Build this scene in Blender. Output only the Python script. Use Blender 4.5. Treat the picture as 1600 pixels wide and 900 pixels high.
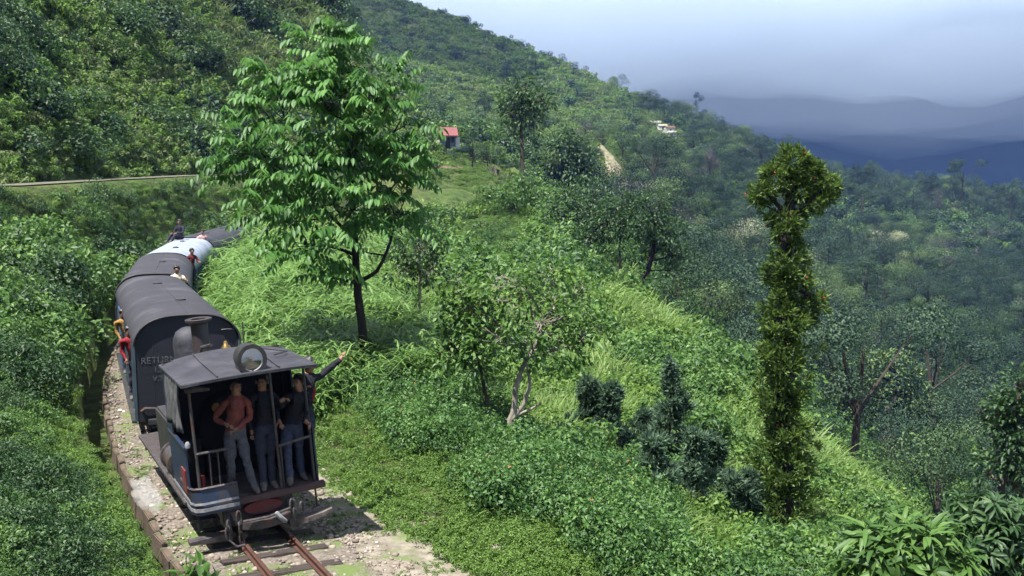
import bpy, bmesh, math, random
import numpy as np
from mathutils import Vector, Matrix

for _o in list(bpy.data.objects):
    bpy.data.objects.remove(_o)
scene = bpy.context.scene
COL = scene.collection
R = math.radians
rng = np.random.default_rng(7)
random.seed(7)

# ------------------------------------------------------------------ camera, sky, sun, exposure
F = 1700.0 / 1600.0            # focal length in picture widths
ZC = 4.75                      # lens height over the rail at the front of the train
PITCH = math.atan(150 / 1700)
cam_d = bpy.data.cameras.new('camera')
cam = bpy.data.objects.new('camera', cam_d)
COL.objects.link(cam)
cam.location = (0, 0, ZC)
cam.rotation_euler = (math.pi / 2 - PITCH, 0, 0)
cam_d.sensor_width = 36.0
cam_d.lens = 36.0 * F
cam_d.clip_start = 0.1
cam_d.clip_end = 20000
scene.camera = cam

SUN_EL = 66.0
SUN_DIR = Vector((0.68, 0.73, 0)).normalized()      # the way the light travels over the ground
world = bpy.data.worlds.new('World')
scene.world = world
world.use_nodes = True
nt = world.node_tree
nt.nodes.clear()
w_out = nt.nodes.new('ShaderNodeOutputWorld')
w_bg = nt.nodes.new('ShaderNodeBackground')
w_bg.inputs['Strength'].default_value = 0.055
sky = nt.nodes.new('ShaderNodeTexSky')
sky.sky_type = 'NISHITA'
sky.sun_disc = False
sky.sun_elevation = R(SUN_EL)
sky.sun_rotation = math.atan2(-SUN_DIR.x, -SUN_DIR.y)
sky.altitude = 1800
sky.air_density = 1.0
sky.dust_density = 1.0
# broken cloud over the whole sky
tc = nt.nodes.new('ShaderNodeTexCoord')
mp = nt.nodes.new('ShaderNodeMapping')
mp.inputs['Scale'].default_value = (1.0, 1.0, 2.6)
mp.inputs['Location'].default_value = (0.3, 0.1, 0.35)
nz = nt.nodes.new('ShaderNodeTexNoise')
nz.inputs['Scale'].default_value = 2.2
nz.inputs['Detail'].default_value = 7
nz.inputs['Roughness'].default_value = 0.5
rp = nt.nodes.new('ShaderNodeValToRGB')
rp.color_ramp.elements[0].position = 0.36
rp.color_ramp.elements[1].position = 0.60
rp.color_ramp.elements[0].color = (0.0, 0.0, 0.0, 1)
rp.color_ramp.elements[1].color = (1, 1, 1, 1)
mx = nt.nodes.new('ShaderNodeMixRGB')
mx.inputs['Color2'].default_value = (6.2, 7.0, 8.6, 1)
nt.links.new(tc.outputs['Generated'], mp.inputs['Vector'])
nt.links.new(mp.outputs['Vector'], nz.inputs['Vector'])
nt.links.new(nz.outputs['Fac'], rp.inputs['Fac'])
nt.links.new(rp.outputs['Color'], mx.inputs['Fac'])
nt.links.new(sky.outputs['Color'], mx.inputs['Color1'])
nt.links.new(mx.outputs['Color'], w_bg.inputs['Color'])
nt.links.new(w_bg.outputs['Background'], w_out.inputs['Surface'])

sun_d = bpy.data.lights.new('sun', 'SUN')
sun_d.energy = 5.0
sun_d.angle = R(0.53)
sun_d.color = (1.0, 0.965, 0.90)
sun = bpy.data.objects.new('sun', sun_d)
COL.objects.link(sun)
_ld = Vector((SUN_DIR.x * math.cos(R(SUN_EL)), SUN_DIR.y * math.cos(R(SUN_EL)), -math.sin(R(SUN_EL))))
sun.rotation_euler = _ld.to_track_quat('-Z', 'Y').to_euler()
sun.location = (-20, -15, 60)

vs = scene.view_settings
vs.view_transform = 'Standard'
vs.look = 'None'
vs.exposure = 1.3
vs.gamma = 1.0
vs.use_curve_mapping = False
scene.cycles.use_denoising = True
scene.cycles.max_bounces = 5
scene.cycles.diffuse_bounces = 2
scene.cycles.glossy_bounces = 2
scene.cycles.transmission_bounces = 4
scene.cycles.transparent_max_bounces = 8
scene.cycles.volume_bounces = 3
scene.cycles.use_adaptive_sampling = True
scene.cycles.adaptive_threshold = 0.04
scene.cycles.sample_clamp_indirect = 6.0

# ------------------------------------------------------------------ helpers
_cp, _sp = math.cos(PITCH), math.sin(PITCH)

def at(px, py, d):
    """world point seen at picture position px, py (1600x900) at depth d"""
    a = (px - 800) / 1700.0
    b = -(py - 450) / 1700.0
    return np.array([a * d, d * (_cp + b * _sp), ZC + d * (-_sp + b * _cp)])

def link_mesh(name, me, mats=(), parent=None, smooth=False):
    o = bpy.data.objects.new(name, me)
    for m in (mats if isinstance(mats, (list, tuple)) else [mats]):
        if m.name not in [q.name for q in me.materials if q]:
            me.materials.append(m)
    COL.objects.link(o)
    if parent is not None:
        o.parent = parent
    if smooth:
        me.polygons.foreach_set('use_smooth', np.ones(len(me.polygons), bool))
    return o

def mesh_np(name, V, faces, var=None, matidx=None, smooth=False):
    """mesh from a vertex array and an (n,3) or (n,4) face array (or a list of them)"""
    if not isinstance(faces, list):
        faces = [faces]
    faces = [np.asarray(f, np.int32) for f in faces if len(f)]
    me = bpy.data.meshes.new(name)
    V = np.asarray(V, np.float32)
    nl = sum(f.size for f in faces)
    npoly = sum(len(f) for f in faces)
    me.vertices.add(len(V))
    me.vertices.foreach_set('co', V.ravel())
    me.loops.add(nl)
    me.loops.foreach_set('vertex_index', np.concatenate([f.ravel() for f in faces]))
    me.polygons.add(npoly)
    tot = np.concatenate([np.full(len(f), f.shape[1], np.int32) for f in faces])
    me.polygons.foreach_set('loop_start', np.concatenate([[0], np.cumsum(tot)[:-1]]).astype(np.int32))
    me.polygons.foreach_set('loop_total', tot)
    if matidx is not None:
        me.polygons.foreach_set('material_index', np.asarray(matidx, np.int32))
    if smooth:
        me.polygons.foreach_set('use_smooth', np.ones(npoly, bool))
    me.update(calc_edges=True)
    if var is not None:
        at_ = me.attributes.new('v', 'FLOAT', 'POINT')
        at_.data.foreach_set('value', np.asarray(var, np.float32))
    return me

class MB:
    """collects boxes, tubes, lathes into one mesh"""
    def __init__(s):
        s.v = []; s.f = []
    def add(s, V, Fs):
        b = len(s.v)
        s.v += [tuple(p) for p in V]
        s.f += [tuple(b + i for i in f) for f in Fs]
        return s
    def box(s, c, size, rot=None):
        x, y, z = size[0] / 2, size[1] / 2, size[2] / 2
        V = [Vector((i * x, j * y, k * z)) for k in (-1, 1) for j in (-1, 1) for i in (-1, 1)]
        if rot is not None:
            V = [rot @ p for p in V]
        V = [p + Vector(c) for p in V]
        return s.add(V, [(0, 2, 3, 1), (4, 5, 7, 6), (0, 1, 5, 4), (2, 6, 7, 3), (0, 4, 6, 2), (1, 3, 7, 5)])
    def span(s, x0, x1, y0, y1, z0, z1):
        return s.box(((x0 + x1) / 2, (y0 + y1) / 2, (z0 + z1) / 2), (abs(x1 - x0), abs(y1 - y0), abs(z1 - z0)))
    def tube(s, pts, rad, n=8, cap=True):
        pts = [Vector(p) for p in pts]
        if not isinstance(rad, (list, tuple, np.ndarray)):
            rad = [rad] * len(pts)
        b = len(s.v)
        prev = None
        for i, p in enumerate(pts):
            t = (pts[min(i + 1, len(pts) - 1)] - pts[max(i - 1, 0)])
            if t.length < 1e-9: t = Vector((0, 0, 1))
            t.normalize()
            if prev is None:
                a = Vector((0, 0, 1)) if abs(t.z) < 0.9 else Vector((1, 0, 0))
                u = t.cross(a).normalized()
            else:
                u = (prev - t * prev.dot(t))
                u = u.normalized() if u.length > 1e-6 else t.orthogonal().normalized()
            prev = u
            w = t.cross(u)
            for k in range(n):
                a = 2 * math.pi * k / n
                s.v.append(tuple(p + (u * math.cos(a) + w * math.sin(a)) * float(rad[i])))
        for i in range(len(pts) - 1):
            for k in range(n):
                k2 = (k + 1) % n
                s.f.append((b + i * n + k, b + i * n + k2, b + (i + 1) * n + k2, b + (i + 1) * n + k))
        if cap:
            s.f.append(tuple(b + k for k in range(n))[::-1])
            s.f.append(tuple(b + (len(pts) - 1) * n + k for k in range(n)))
        return s
    def lathe(s, prof, c, axis='z', n=20):
        """prof: list of (radius, height) turned about the axis through c"""
        b = len(s.v)
        for r, h in prof:
            for k in range(n):
                a = 2 * math.pi * k / n
                p = (r * math.cos(a), r * math.sin(a), h)
                if axis == 'y': p = (p[0], p[2], p[1])
                if axis == 'x': p = (p[2], p[0], p[1])
                s.v.append((c[0] + p[0], c[1] + p[1], c[2] + p[2]))
        for i in range(len(prof) - 1):
            for k in range(n):
                k2 = (k + 1) % n
                s.f.append((b + i * n + k, b + i * n + k2, b + (i + 1) * n + k2, b + (i + 1) * n + k))
        return s
    def prism(s, poly, y0, y1, axis='y'):
        """poly in the x,z plane pushed from y0 to y1"""
        n = len(poly); b = len(s.v)
        for y in (y0, y1):
            for (x, z) in poly:
                s.v.append((x, y, z) if axis == 'y' else (y, x, z))
        s.f.append(tuple(b + i for i in range(n)))
        s.f.append(tuple(b + n + i for i in range(n))[::-1])
        for i in range(n):
            j = (i + 1) % n
            s.f.append((b + i, b + n + i, b + n + j, b + j))
        return s
    def build(s, name, mat, parent=None, smooth=False, bevel=0.0):
        me = bpy.data.meshes.new(name)
        me.from_pydata(s.v, [], s.f)
        bm = bmesh.new(); bm.from_mesh(me)
        bmesh.ops.recalc_face_normals(bm, faces=bm.faces)
        if bevel > 0:
            es = [e for e in bm.edges if len(e.link_faces) == 2 and e.calc_face_angle(0) > 0.6]
            bmesh.ops.bevel(bm, geom=es, offset=bevel, segments=2, affect='EDGES', clamp_overlap=True)
        bm.to_mesh(me); bm.free()
        o = link_mesh(name, me, mat, parent)
        if smooth:
            shade_auto(me)
        return o

def shade_auto(me, ang=0.7):
    me.polygons.foreach_set('use_smooth', np.ones(len(me.polygons), bool))
    bm = bmesh.new(); bm.from_mesh(me)
    for e in bm.edges:
        e.smooth = not (len(e.link_faces) == 2 and e.calc_face_angle(0) > ang)
    bm.to_mesh(me); bm.free()

def tag(o, label=None, cat=None, group=None, kind=None):
    if label: o['label'] = label
    if cat: o['category'] = cat
    if group: o['group'] = group
    if kind: o['kind'] = kind
    return o

def empty(name, loc=(0, 0, 0), rz=0.0):
    o = bpy.data.objects.new(name, None)
    COL.objects.link(o)
    o.location = loc
    o.rotation_euler = (0, 0, rz)
    o.empty_display_size = 0.2
    return o

def copy_tree(o, parent=None):
    c = o.copy()
    COL.objects.link(c)
    c.parent = parent
    for ch in list(o.children):
        copy_tree(ch, c)
    return c

# ---- materials
def new_mat(name):
    m = bpy.data.materials.new(name)
    m.use_nodes = True
    n = m.node_tree
    return m, n, n.nodes['Principled BSDF']

def lin(c):
    return tuple(((v / 255 / 12.92) if v / 255 <= 0.04045 else ((v / 255 + 0.055) / 1.055) ** 2.4) for v in c)

def surf(name, c1, c2=None, rough=0.7, metal=0.0, scale=6.0, bump=0.0, bscale=None, spec=0.5, stretch=(1, 1, 1), lo=0.35, hi=0.65, c3=None, s3=1.2, t3=(0.55, 0.7)):
    """a painted, rusty or earthy surface: two colours mixed by noise, a third in big patches, fine relief"""
    m, n, b = new_mat(name)
    b.inputs['Roughness'].default_value = rough
    b.inputs['Metallic'].default_value = metal
    b.inputs['Specular IOR Level'].default_value = spec
    tc = n.nodes.new('ShaderNodeTexCoord')
    mp = n.nodes.new('ShaderNodeMapping'); mp.inputs['Scale'].default_value = stretch
    n.links.new(tc.outputs['Object'], mp.inputs['Vector'])
    if c2 is None:
        c2 = tuple(v * 0.7 for v in c1)
    nz = n.nodes.new('ShaderNodeTexNoise'); nz.inputs['Scale'].default_value = scale; nz.inputs['Detail'].default_value = 6; nz.inputs['Roughness'].default_value = 0.65
    n.links.new(mp.outputs['Vector'], nz.inputs['Vector'])
    r = n.nodes.new('ShaderNodeValToRGB')
    r.color_ramp.elements[0].position = lo; r.color_ramp.elements[1].position = hi
    r.color_ramp.elements[0].color = (*c1, 1); r.color_ramp.elements[1].color = (*c2, 1)
    n.links.new(nz.outputs['Fac'], r.inputs['Fac'])
    col = r.outputs['Color']
    if c3 is not None:
        n3 = n.nodes.new('ShaderNodeTexNoise'); n3.inputs['Scale'].default_value = s3; n3.inputs['Detail'].default_value = 8
        n.links.new(mp.outputs['Vector'], n3.inputs['Vector'])
        mr = n.nodes.new('ShaderNodeMapRange'); mr.inputs['From Min'].default_value = t3[0]; mr.inputs['From Max'].default_value = t3[1]
        n.links.new(n3.outputs['Fac'], mr.inputs['Value'])
        mx = n.nodes.new('ShaderNodeMixRGB'); mx.inputs['Color2'].default_value = (*c3, 1)
        n.links.new(mr.outputs['Result'], mx.inputs['Fac']); n.links.new(col, mx.inputs['Color1'])
        col = mx.outputs['Color']
    n.links.new(col, b.inputs['Base Color'])
    if bump > 0:
        nb = n.nodes.new('ShaderNodeTexNoise'); nb.inputs['Scale'].default_value = bscale or scale * 4; nb.inputs['Detail'].default_value = 5
        n.links.new(mp.outputs['Vector'], nb.inputs['Vector'])
        bp = n.nodes.new('ShaderNodeBump'); bp.inputs['Strength'].default_value = bump; bp.inputs['Distance'].default_value = 0.03
        n.links.new(nb.outputs['Fac'], bp.inputs['Height']); n.links.new(bp.outputs['Normal'], b.inputs['Normal'])
    return m

def leafmat(name, c1, c2, c3=None, rough=0.5, trans=0.35, inst=0.35, spec=0.4):
    """leaf: colour differs from leaf to leaf (attribute v) and from plant to plant; light shines through"""
    m, n, b = new_mat(name)
    cool = lambda c: (c[0] * 0.90, c[1], c[2] * 1.12) if c[2] < 0.6 * c[1] and 'forest' not in name else c
    c1, c2, c3 = cool(c1), cool(c2), (cool(c3) if c3 else None)
    b.inputs['Roughness'].default_value = rough
    b.inputs['Specular IOR Level'].default_value = spec
    a = n.nodes.new('ShaderNodeAttribute'); a.attribute_name = 'v'
    oi = n.nodes.new('ShaderNodeObjectInfo')
    ma = n.nodes.new('ShaderNodeMath'); ma.operation = 'MULTIPLY_ADD'
    ma.inputs[1].default_value = inst; ma.inputs[2].default_value = -inst / 2
    n.links.new(oi.outputs['Random'], ma.inputs[0])
    ad = n.nodes.new('ShaderNodeMath'); ad.operation = 'ADD'; ad.use_clamp = True
    n.links.new(a.outputs['Fac'], ad.inputs[0]); n.links.new(ma.outputs[0], ad.inputs[1])
    r = n.nodes.new('ShaderNodeValToRGB')
    e = r.color_ramp.elements
    e[0].color = (*c1, 1); e[0].position = 0.1
    e[1].color = (*(c3 or c2), 1); e[1].position = 0.95
    if c3:
        k = e.new(0.6); k.color = (*c2, 1)
    n.links.new(ad.outputs[0], r.inputs['Fac'])
    n.links.new(r.outputs['Color'], b.inputs['Base Color'])
    t = n.nodes.new('ShaderNodeBsdfTranslucent')
    hs = n.nodes.new('ShaderNodeHueSaturation'); hs.inputs['Value'].default_value = 1.3; hs.inputs['Hue'].default_value = 0.495
    n.links.new(r.outputs['Color'], hs.inputs['Color']); n.links.new(hs.outputs['Color'], t.inputs['Color'])
    mix = n.nodes.new('ShaderNodeMixShader'); mix.inputs['Fac'].default_value = trans
    n.links.new(b.outputs['BSDF'], mix.inputs[1]); n.links.new(t.outputs['BSDF'], mix.inputs[2])
    n.links.new(mix.outputs['Shader'], n.nodes['Material Output'].inputs['Surface'])
    return m
# ------------------------------------------------------------------ track centre line
HS = [(-30, 27), (0, 27), (3, 26), (6, 24.5), (16, 18.5), (26, 13), (35, 8), (45, -1), (60, -9), (85, -16), (92, -62), (98, -55), (106, 10), (140, 25)]
DS = 0.25
S0 = -30.0
_s = np.arange(S0, 140, DS)
_h = np.radians(np.interp(_s, [a for a, b in HS], [b for a, b in HS]))
_dx, _dy = -np.sin(_h) * DS, np.cos(_h) * DS
_cx, _cy = np.concatenate([[0], np.cumsum(_dx)[:-1]]), np.concatenate([[0], np.cumsum(_dy)[:-1]])
_i0 = int(round(-S0 / DS))
TX = _cx - _cx[_i0] - 3.40
TY = _cy - _cy[_i0] + 14.70
TZ = np.interp(_s, [-30, 0, 16, 30, 45, 60, 90, 140], [-0.1, 0, 0.0, 0.15, 0.45, 0.95, 2.3, 4.6])

def track(s, u=0.0, dz=0.0):
    x = np.interp(s, _s, TX); y = np.interp(s, _s, TY); z = np.interp(s, _s, TZ); h = np.interp(s, _s, _h)
    return np.array([x + math.cos(h) * u, y + math.sin(h) * u, z + dz]), h

def su_of(x, y):
    """arc length and lateral offset (+ right) of ground points near the track"""
    x = np.asarray(x, float).ravel(); y = np.asarray(y, float).ravel()
    S = np.zeros(len(x)); U = np.full(len(x), 99.0); Z = np.zeros(len(x))
    near = np.where((np.hypot(x + 5, y - 55) < 85))[0]
    for c in range(0, len(near), 20000):
        ii = near[c:c + 20000]
        d2 = (x[ii, None] - TX[None, ::2]) ** 2 + (y[ii, None] - TY[None, ::2]) ** 2
        k = np.argmin(d2, 1) * 2
        ex, ey = x[ii] - TX[k], y[ii] - TY[k]
        S[ii] = _s[k]; Z[ii] = TZ[k]
        U[ii] = ex * np.cos(_h[k]) + ey * np.sin(_h[k])
        far = np.abs(U[ii]) + 0.5 < np.sqrt(d2[np.arange(len(ii)), k // 2])
        U[ii] = np.where(far, 99, U[ii])
    return S, U, Z

# ------------------------------------------------------------------ the lie of the land
ctrl = []
def cp(px, py, d): ctrl.append(at(px, py, d))
def cw(x, y, z): ctrl.append(np.array([x, y, z]))
# cut bank on the left of the line, slope on its right
for s in (-22, -14, -8, -3, 3, 9, 16, 24, 33, 42, 52, 64, 78):
    for u, dz in ((-1.9, 0.55), (-3.5, 1.35), (-6.2, 2.9), (-9.5, 4.7 if s < 60 else 4.0)):
        p, h = track(s, u, dz); ctrl.append(p)
    p, h = track(s, 0, -0.15); ctrl.append(p)
    p, h = track(s, 2.3, -0.15); ctrl.append(p)
for s in (90, 97, 106):
    for u, dz in ((-2, 0.6), (-9, 2.6), (0, -.15), (2.3, -.3)):
        p, h = track(s, u, dz); ctrl.append(p)
cw(0, 0.4, 2.6); cw(-3, 3, 3.0); cw(-8, 3, 5.2); cw(-9, 10, 4.2); cw(-16, 12, 7.0); cw(-14, 20, 4.9); cw(8, -6, -0.6); cw(-6, -10, 5.5)
# terrace with the upper road, and the hill above it
ROADP = [(-500, 300, 36), (-200, 298, 40), (0, 292, 45), (150, 283, 58), (300, 275, 75), (420, 272, 92), (540, 271, 110), (655, 269, 124), (725, 264, 132), (770, 260, 140)]
ctrl.append(at(830, 250, 165))
for p in ROADP: cp(*p)
for a in ((0, 150, 57), (0, 0, 72), (0, -150, 84), (200, 150, 80), (200, 0, 100), (200, -160, 120), (330, 190, 95), (330, 80, 112), (330, -60, 132), (440, 150, 122), (440, 60, 137), (440, -5, 148),
          (520, 70, 158), (580, 140, 158), (630, 205, 150), (300, -260, 170), (420, -160, 185), (-300, 100, 52), (-300, -150, 75), (-700, 0, 45), (-700, 250, 34),
          (520, 90, 190), (600, 180, 185), (660, 232, 150), (700, 230, 152), (755, 238, 152), (700, 248, 175)): cp(*a)
# slope to the right of the line
for a in ((450, 520, 32), (620, 575, 27), (560, 620, 23), (700, 570, 30), (700, 470, 48), (620, 440, 56), (560, 380, 75), (640, 370, 85), (700, 720, 18.5), (800, 700, 21), (800, 560, 36), (850, 455, 62), (760, 405, 75), (860, 395, 84),
          (900, 800, 15.5), (900, 610, 34), (1000, 700, 26), (1000, 570, 45), (960, 482, 68), (1050, 530, 58), (1100, 572, 50), (1180, 640, 42), (1200, 800, 25), (1200, 890, 17.5), (1270, 715, 36),
          (1350, 795, 30), (1450, 905, 22), (1150, 860, 18.5), (1000, 890, 14.6), (1420, 990, 13), (1560, 1010, 14), (1700, 1200, 11), (1300, 1150, 9), (850, 345, 108), (830, 322, 116), (900, 375, 100), (940, 425, 90)): cp(*a)
# ravine and the wooded far side
for a in ((1030, 560, 85), (1120, 640, 70), (1230, 760, 58), (1350, 880, 50), (1550, 1000, 45), (1750, 1100, 42),
          (1000, 440, 125), (1100, 520, 115), (1200, 620, 105), (1350, 730, 96), (1600, 800, 92), (1850, 850, 95), (950, 380, 130),
          (1000, 390, 170), (1200, 530, 150), (1350, 640, 140), (1600, 700, 135), (900, 330, 150), (1100, 440, 190), (1350, 500, 210), (1600, 560, 210), (1850, 600, 220),
          (850, 290, 165), (950, 295, 210), (1100, 350, 260), (1250, 390, 280), (1400, 420, 290), (1600, 440, 290), (1850, 450, 300),
          (800, 245, 230), (900, 235, 270), (1000, 240, 320), (1150, 270, 350), (1250, 295, 370), (1400, 330, 390), (1600, 350, 400), (1850, 360, 420),
          (700, 180, 300), (620, 130, 330), (500, 120, 330), (700, 100, 420), (850, 165, 380), (620, 50, 500), (760, 100, 480), (500, 30, 480), (400, 0, 480),
          (480, -10, 600), (560, 2, 600), (620, 6, 590), (700, 36, 575), (780, 72, 560), (860, 110, 545), (940, 146, 520), (1000, 176, 495), (1100, 216, 470), (1180, 243, 450), (1250, 270, 440), (1330, 290, 430), (1420, 305, 425), (1600, 322, 430), (1850, 325, 450), (300, -60, 600), (0, -90, 600), (2200, 320, 450),
          (620, 60, 760), (860, 160, 720), (1000, 220, 680), (1250, 330, 620), (1600, 390, 620), (1900, 390, 640), (300, 20, 800), (0, 0, 800),
          (400, 200, 950), (1000, 330, 950), (1500, 420, 950), (2200, 420, 950), (-400, 100, 950), (-800, -200, 500), (-500, -300, 250)): cp(*a)
for a in ((-60, 10, 22), (-120, -20, 45), (0, -40, 9), (30, -20, -6), (60, 10, -20), (45, -60, -10), (-50, -80, 25), (110, 60, -34), (200, 0, -60), (0, -300, 20), (-300, -200, 90), (300, -200, -90)): cw(*a)
ctrl = np.array(ctrl)
TH_S = 2.2
def _lp(x, y):
    return np.arctan2(x, y) * TH_S, np.log(np.hypot(x, y) + 3.0)
_ca, _cb = _lp(ctrl[:, 0], ctrl[:, 1])
_q = (ctrl[:, 2] - ZC) / (np.hypot(ctrl[:, 0], ctrl[:, 1]) + 3.0)
def _ker(d2):
    return 0.5 * d2 * np.log(d2 + 1e-9)
_n = len(_ca)
_A = np.zeros((_n + 3, _n + 3))
_A[:_n, :_n] = _ker((_ca[:, None] - _ca[None]) ** 2 + (_cb[:, None] - _cb[None]) ** 2) + np.eye(_n) * 4e-4
_A[:_n, _n:] = np.stack([np.ones(_n), _ca, _cb], 1); _A[_n:, :_n] = _A[:_n, _n:].T
_wt = np.linalg.solve(_A, np.concatenate([_q, [0, 0, 0]]))

def _hash(i, j, k):
    n = (i * 374761393 + j * 668265263 + k * 974634) & 0x7fffffff
    n = ((n ^ (n >> 13)) * 1274126177) & 0x7fffffff
    return ((n ^ (n >> 16)) & 0xffff) / 65535.0
def vnoise(x, y, k=0):
    xi = np.floor(x).astype(np.int64); yi = np.floor(y).astype(np.int64)
    fx, fy = x - xi, y - yi
    fx = fx * fx * (3 - 2 * fx); fy = fy * fy * (3 - 2 * fy)
    a, b = _hash(xi, yi, k), _hash(xi + 1, yi, k); c, d = _hash(xi, yi + 1, k), _hash(xi + 1, yi + 1, k)
    return (a + (b - a) * fx) * (1 - fy) + (c + (d - c) * fx) * fy - 0.5
def fbm(x, y, k=0, o=4):
    s = 0; a = 1.0
    for i in range(o):
        s = s + a * vnoise(x * 2 ** i, y * 2 ** i, k + i); a *= 0.5
    return s

ROAD = np.array([at(*p) for p in ROADP])
_rt = np.linspace(0, len(ROAD) - 1, 600)
RX, RY, RZ = (np.interp(_rt, np.arange(len(ROAD)), ROAD[:, k]) for k in range(3))

def ground(x, y, raw=False):
    x = np.asarray(x, float); shp = x.shape; x = x.ravel(); y = np.asarray(y, float).ravel()
    a, b = _lp(x, y)
    q = np.empty(len(x))
    for c in range(0, len(x), 30000):
        sl = slice(c, c + 30000)
        q[sl] = _ker((a[sl, None] - _ca[None]) ** 2 + (b[sl, None] - _cb[None]) ** 2) @ _wt[:_n] + _wt[_n] + _wt[_n + 1] * a[sl] + _wt[_n + 2] * b[sl]
    r = np.hypot(x, y)
    z = ZC + q * (r + 3.0)
    # gullies and hummocks
    z = z + fbm(x / 2.2, y / 2.2, 3) * 0.28
    k = np.clip((r - 45) / 60, 0, 1)
    z = z + fbm(x / 11.0, y / 11.0, 11, 5) * 3.0 * k
    k = np.clip((r - 150) / 150, 0, 1)
    z = z + fbm(x / 55.0, y / 55.0, 21, 5) * 10.0 * k
    # upper road cut into the hill
    m = np.where((r > 30) & (r < 175) & (y > 10))[0]
    if len(m):
        for c in range(0, len(m), 20000):
            ii = m[c:c + 20000]
            d2 = (x[ii, None] - RX[None]) ** 2 + (y[ii, None] - RY[None]) ** 2
            j = np.argmin(d2, 1); dd = np.sqrt(d2[np.arange(len(ii)), j])
            w = np.clip((3.6 - dd) / 2.0, 0, 1); w = w * w * (3 - 2 * w)
            z[ii] = z[ii] * (1 - w) + (RZ[j]) * w
    # railway formation: flat bed, drain and cut face on the left, verge on the right
    S, U, Zt = su_of(x, y)
    bed = Zt - 0.16
    w = np.clip((U - 1.55) / 1.3, 0, 1); w = w * w * (3 - 2 * w)
    zr = bed * (1 - w) + z * w
    z = np.where((U >= -1.25) & (U < 99), zr, z)
    z = np.where((U < -1.25) & (U > -1.80), Zt - 0.50, z)
    lb = np.maximum(z, Zt + 0.45)
    z = np.where((U <= -1.80) & (U > -4) & (S < 48), lb, z)
    return z.reshape(shp)

def hit(px, py, d0=6.0, d1=900.0):
    """first ground point met along the line of sight through px, py"""
    d = np.exp(np.linspace(math.log(d0), math.log(d1), 900))
    P = np.array([at(px, py, k) for k in d])
    below = P[:, 2] < ground(P[:, 0], P[:, 1])
    i = int(np.argmax(below)) if below.any() else len(d) - 1
    return P[i], d[i]
# ------------------------------------------------------------------ ground sheet
def build_terrain():
    rr = [1.0]
    while rr[-1] < 1050:
        rr.append(rr[-1] * (1.016 if 8 < rr[-1] < 60 else 1.022) + (0.02 if rr[-1] < 8 else 0))
    rr = np.array(rr)
    th = np.concatenate([np.linspace(-180, -48, 60)[:-1], np.linspace(-48, 34, 470), np.linspace(34, 180, 64)[1:]])
    th = np.radians(th)
    nr, nth = len(rr), len(th)
    RRg, THg = np.meshgrid(rr, th, indexing='ij')
    X, Y = RRg * np.sin(THg), RRg * np.cos(THg)
    Z = ground(X, Y)
    V = np.stack([X, Y, Z], -1).reshape(-1, 3)
    i, j = np.meshgrid(np.arange(nr - 1), np.arange(nth - 1), indexing='ij')
    a = (i * nth + j).ravel()
    Fq = np.stack([a, a + nth, a + nth + 1, a + 1], 1)
    V = np.concatenate([V, [[0, 0, float(ground(np.array([0.01]), np.array([0.01]))[0])]]])
    c = len(V) - 1
    j = np.arange(nth - 1)
    Ft = np.stack([np.full(nth - 1, c), j, j + 1], 1)
    me = mesh_np('ground', V, [Fq, Ft[:, ::-1]], smooth=True)
    m, n, b = new_mat('hillside earth and grass')
    b.inputs['Roughness'].default_value = 0.95
    b.inputs['Specular IOR Level'].default_value = 0.15
    tc = n.nodes.new('ShaderNodeTexCoord')
    def noise(sc, det=6, rough=0.6):
        q = n.nodes.new('ShaderNodeTexNoise'); q.inputs['Scale'].default_value = sc; q.inputs['Detail'].default_value = det; q.inputs['Roughness'].default_value = rough
        n.links.new(tc.outputs['Object'], q.inputs['Vector']); return q
    def ramp(src, stops):
        q = n.nodes.new('ShaderNodeValToRGB')
        e = q.color_ramp.elements
        e[0].position, e[0].color = stops[0][0], (*stops[0][1], 1)
        e[1].position, e[1].color = stops[-1][0], (*stops[-1][1], 1)
        for p, c in stops[1:-1]:
            k = e.new(p); k.color = (*c, 1)
        n.links.new(src.outputs['Fac'], q.inputs['Fac']); return q
    n1 = noise(0.045, 10, 0.66)
    r1 = ramp(n1, [(0.30, (0.030, 0.055, 0.018)), (0.42, (0.055, 0.095, 0.026)), (0.52, (0.10, 0.125, 0.045)), (0.60, (0.065, 0.11, 0.03)), (0.72, (0.105, 0.118, 0.052))])
    n2 = noise(1.3, 8, 0.7)
    r2 = ramp(n2, [(0.35, (0.45, 0.45, 0.45)), (0.65, (1.25, 1.2, 1.1))])
    mxx = n.nodes.new('ShaderNodeMixRGB'); mxx.blend_type = 'MULTIPLY'; mxx.inputs['Fac'].default_value = 1.0
    n.links.new(r1.outputs['Color'], mxx.inputs['Color1']); n.links.new(r2.outputs['Color'], mxx.inputs['Color2'])
    n.links.new(mxx.outputs['Color'], b.inputs['Base Color'])
    n3 = noise(0.9, 10, 0.7)
    bp = n.nodes.new('ShaderNodeBump'); bp.inputs['Strength'].default_value = 0.9; bp.inputs['Distance'].default_value = 0.5
    n.links.new(n3.outputs['Fac'], bp.inputs['Height']); n.links.new(bp.outputs['Normal'], b.inputs['Normal'])
    o = link_mesh('ground', me, m)
    tag(o, 'grassy hillside falling from the railway into the wooded ravine', 'ground', kind='structure')
    return o
build_terrain()

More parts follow.
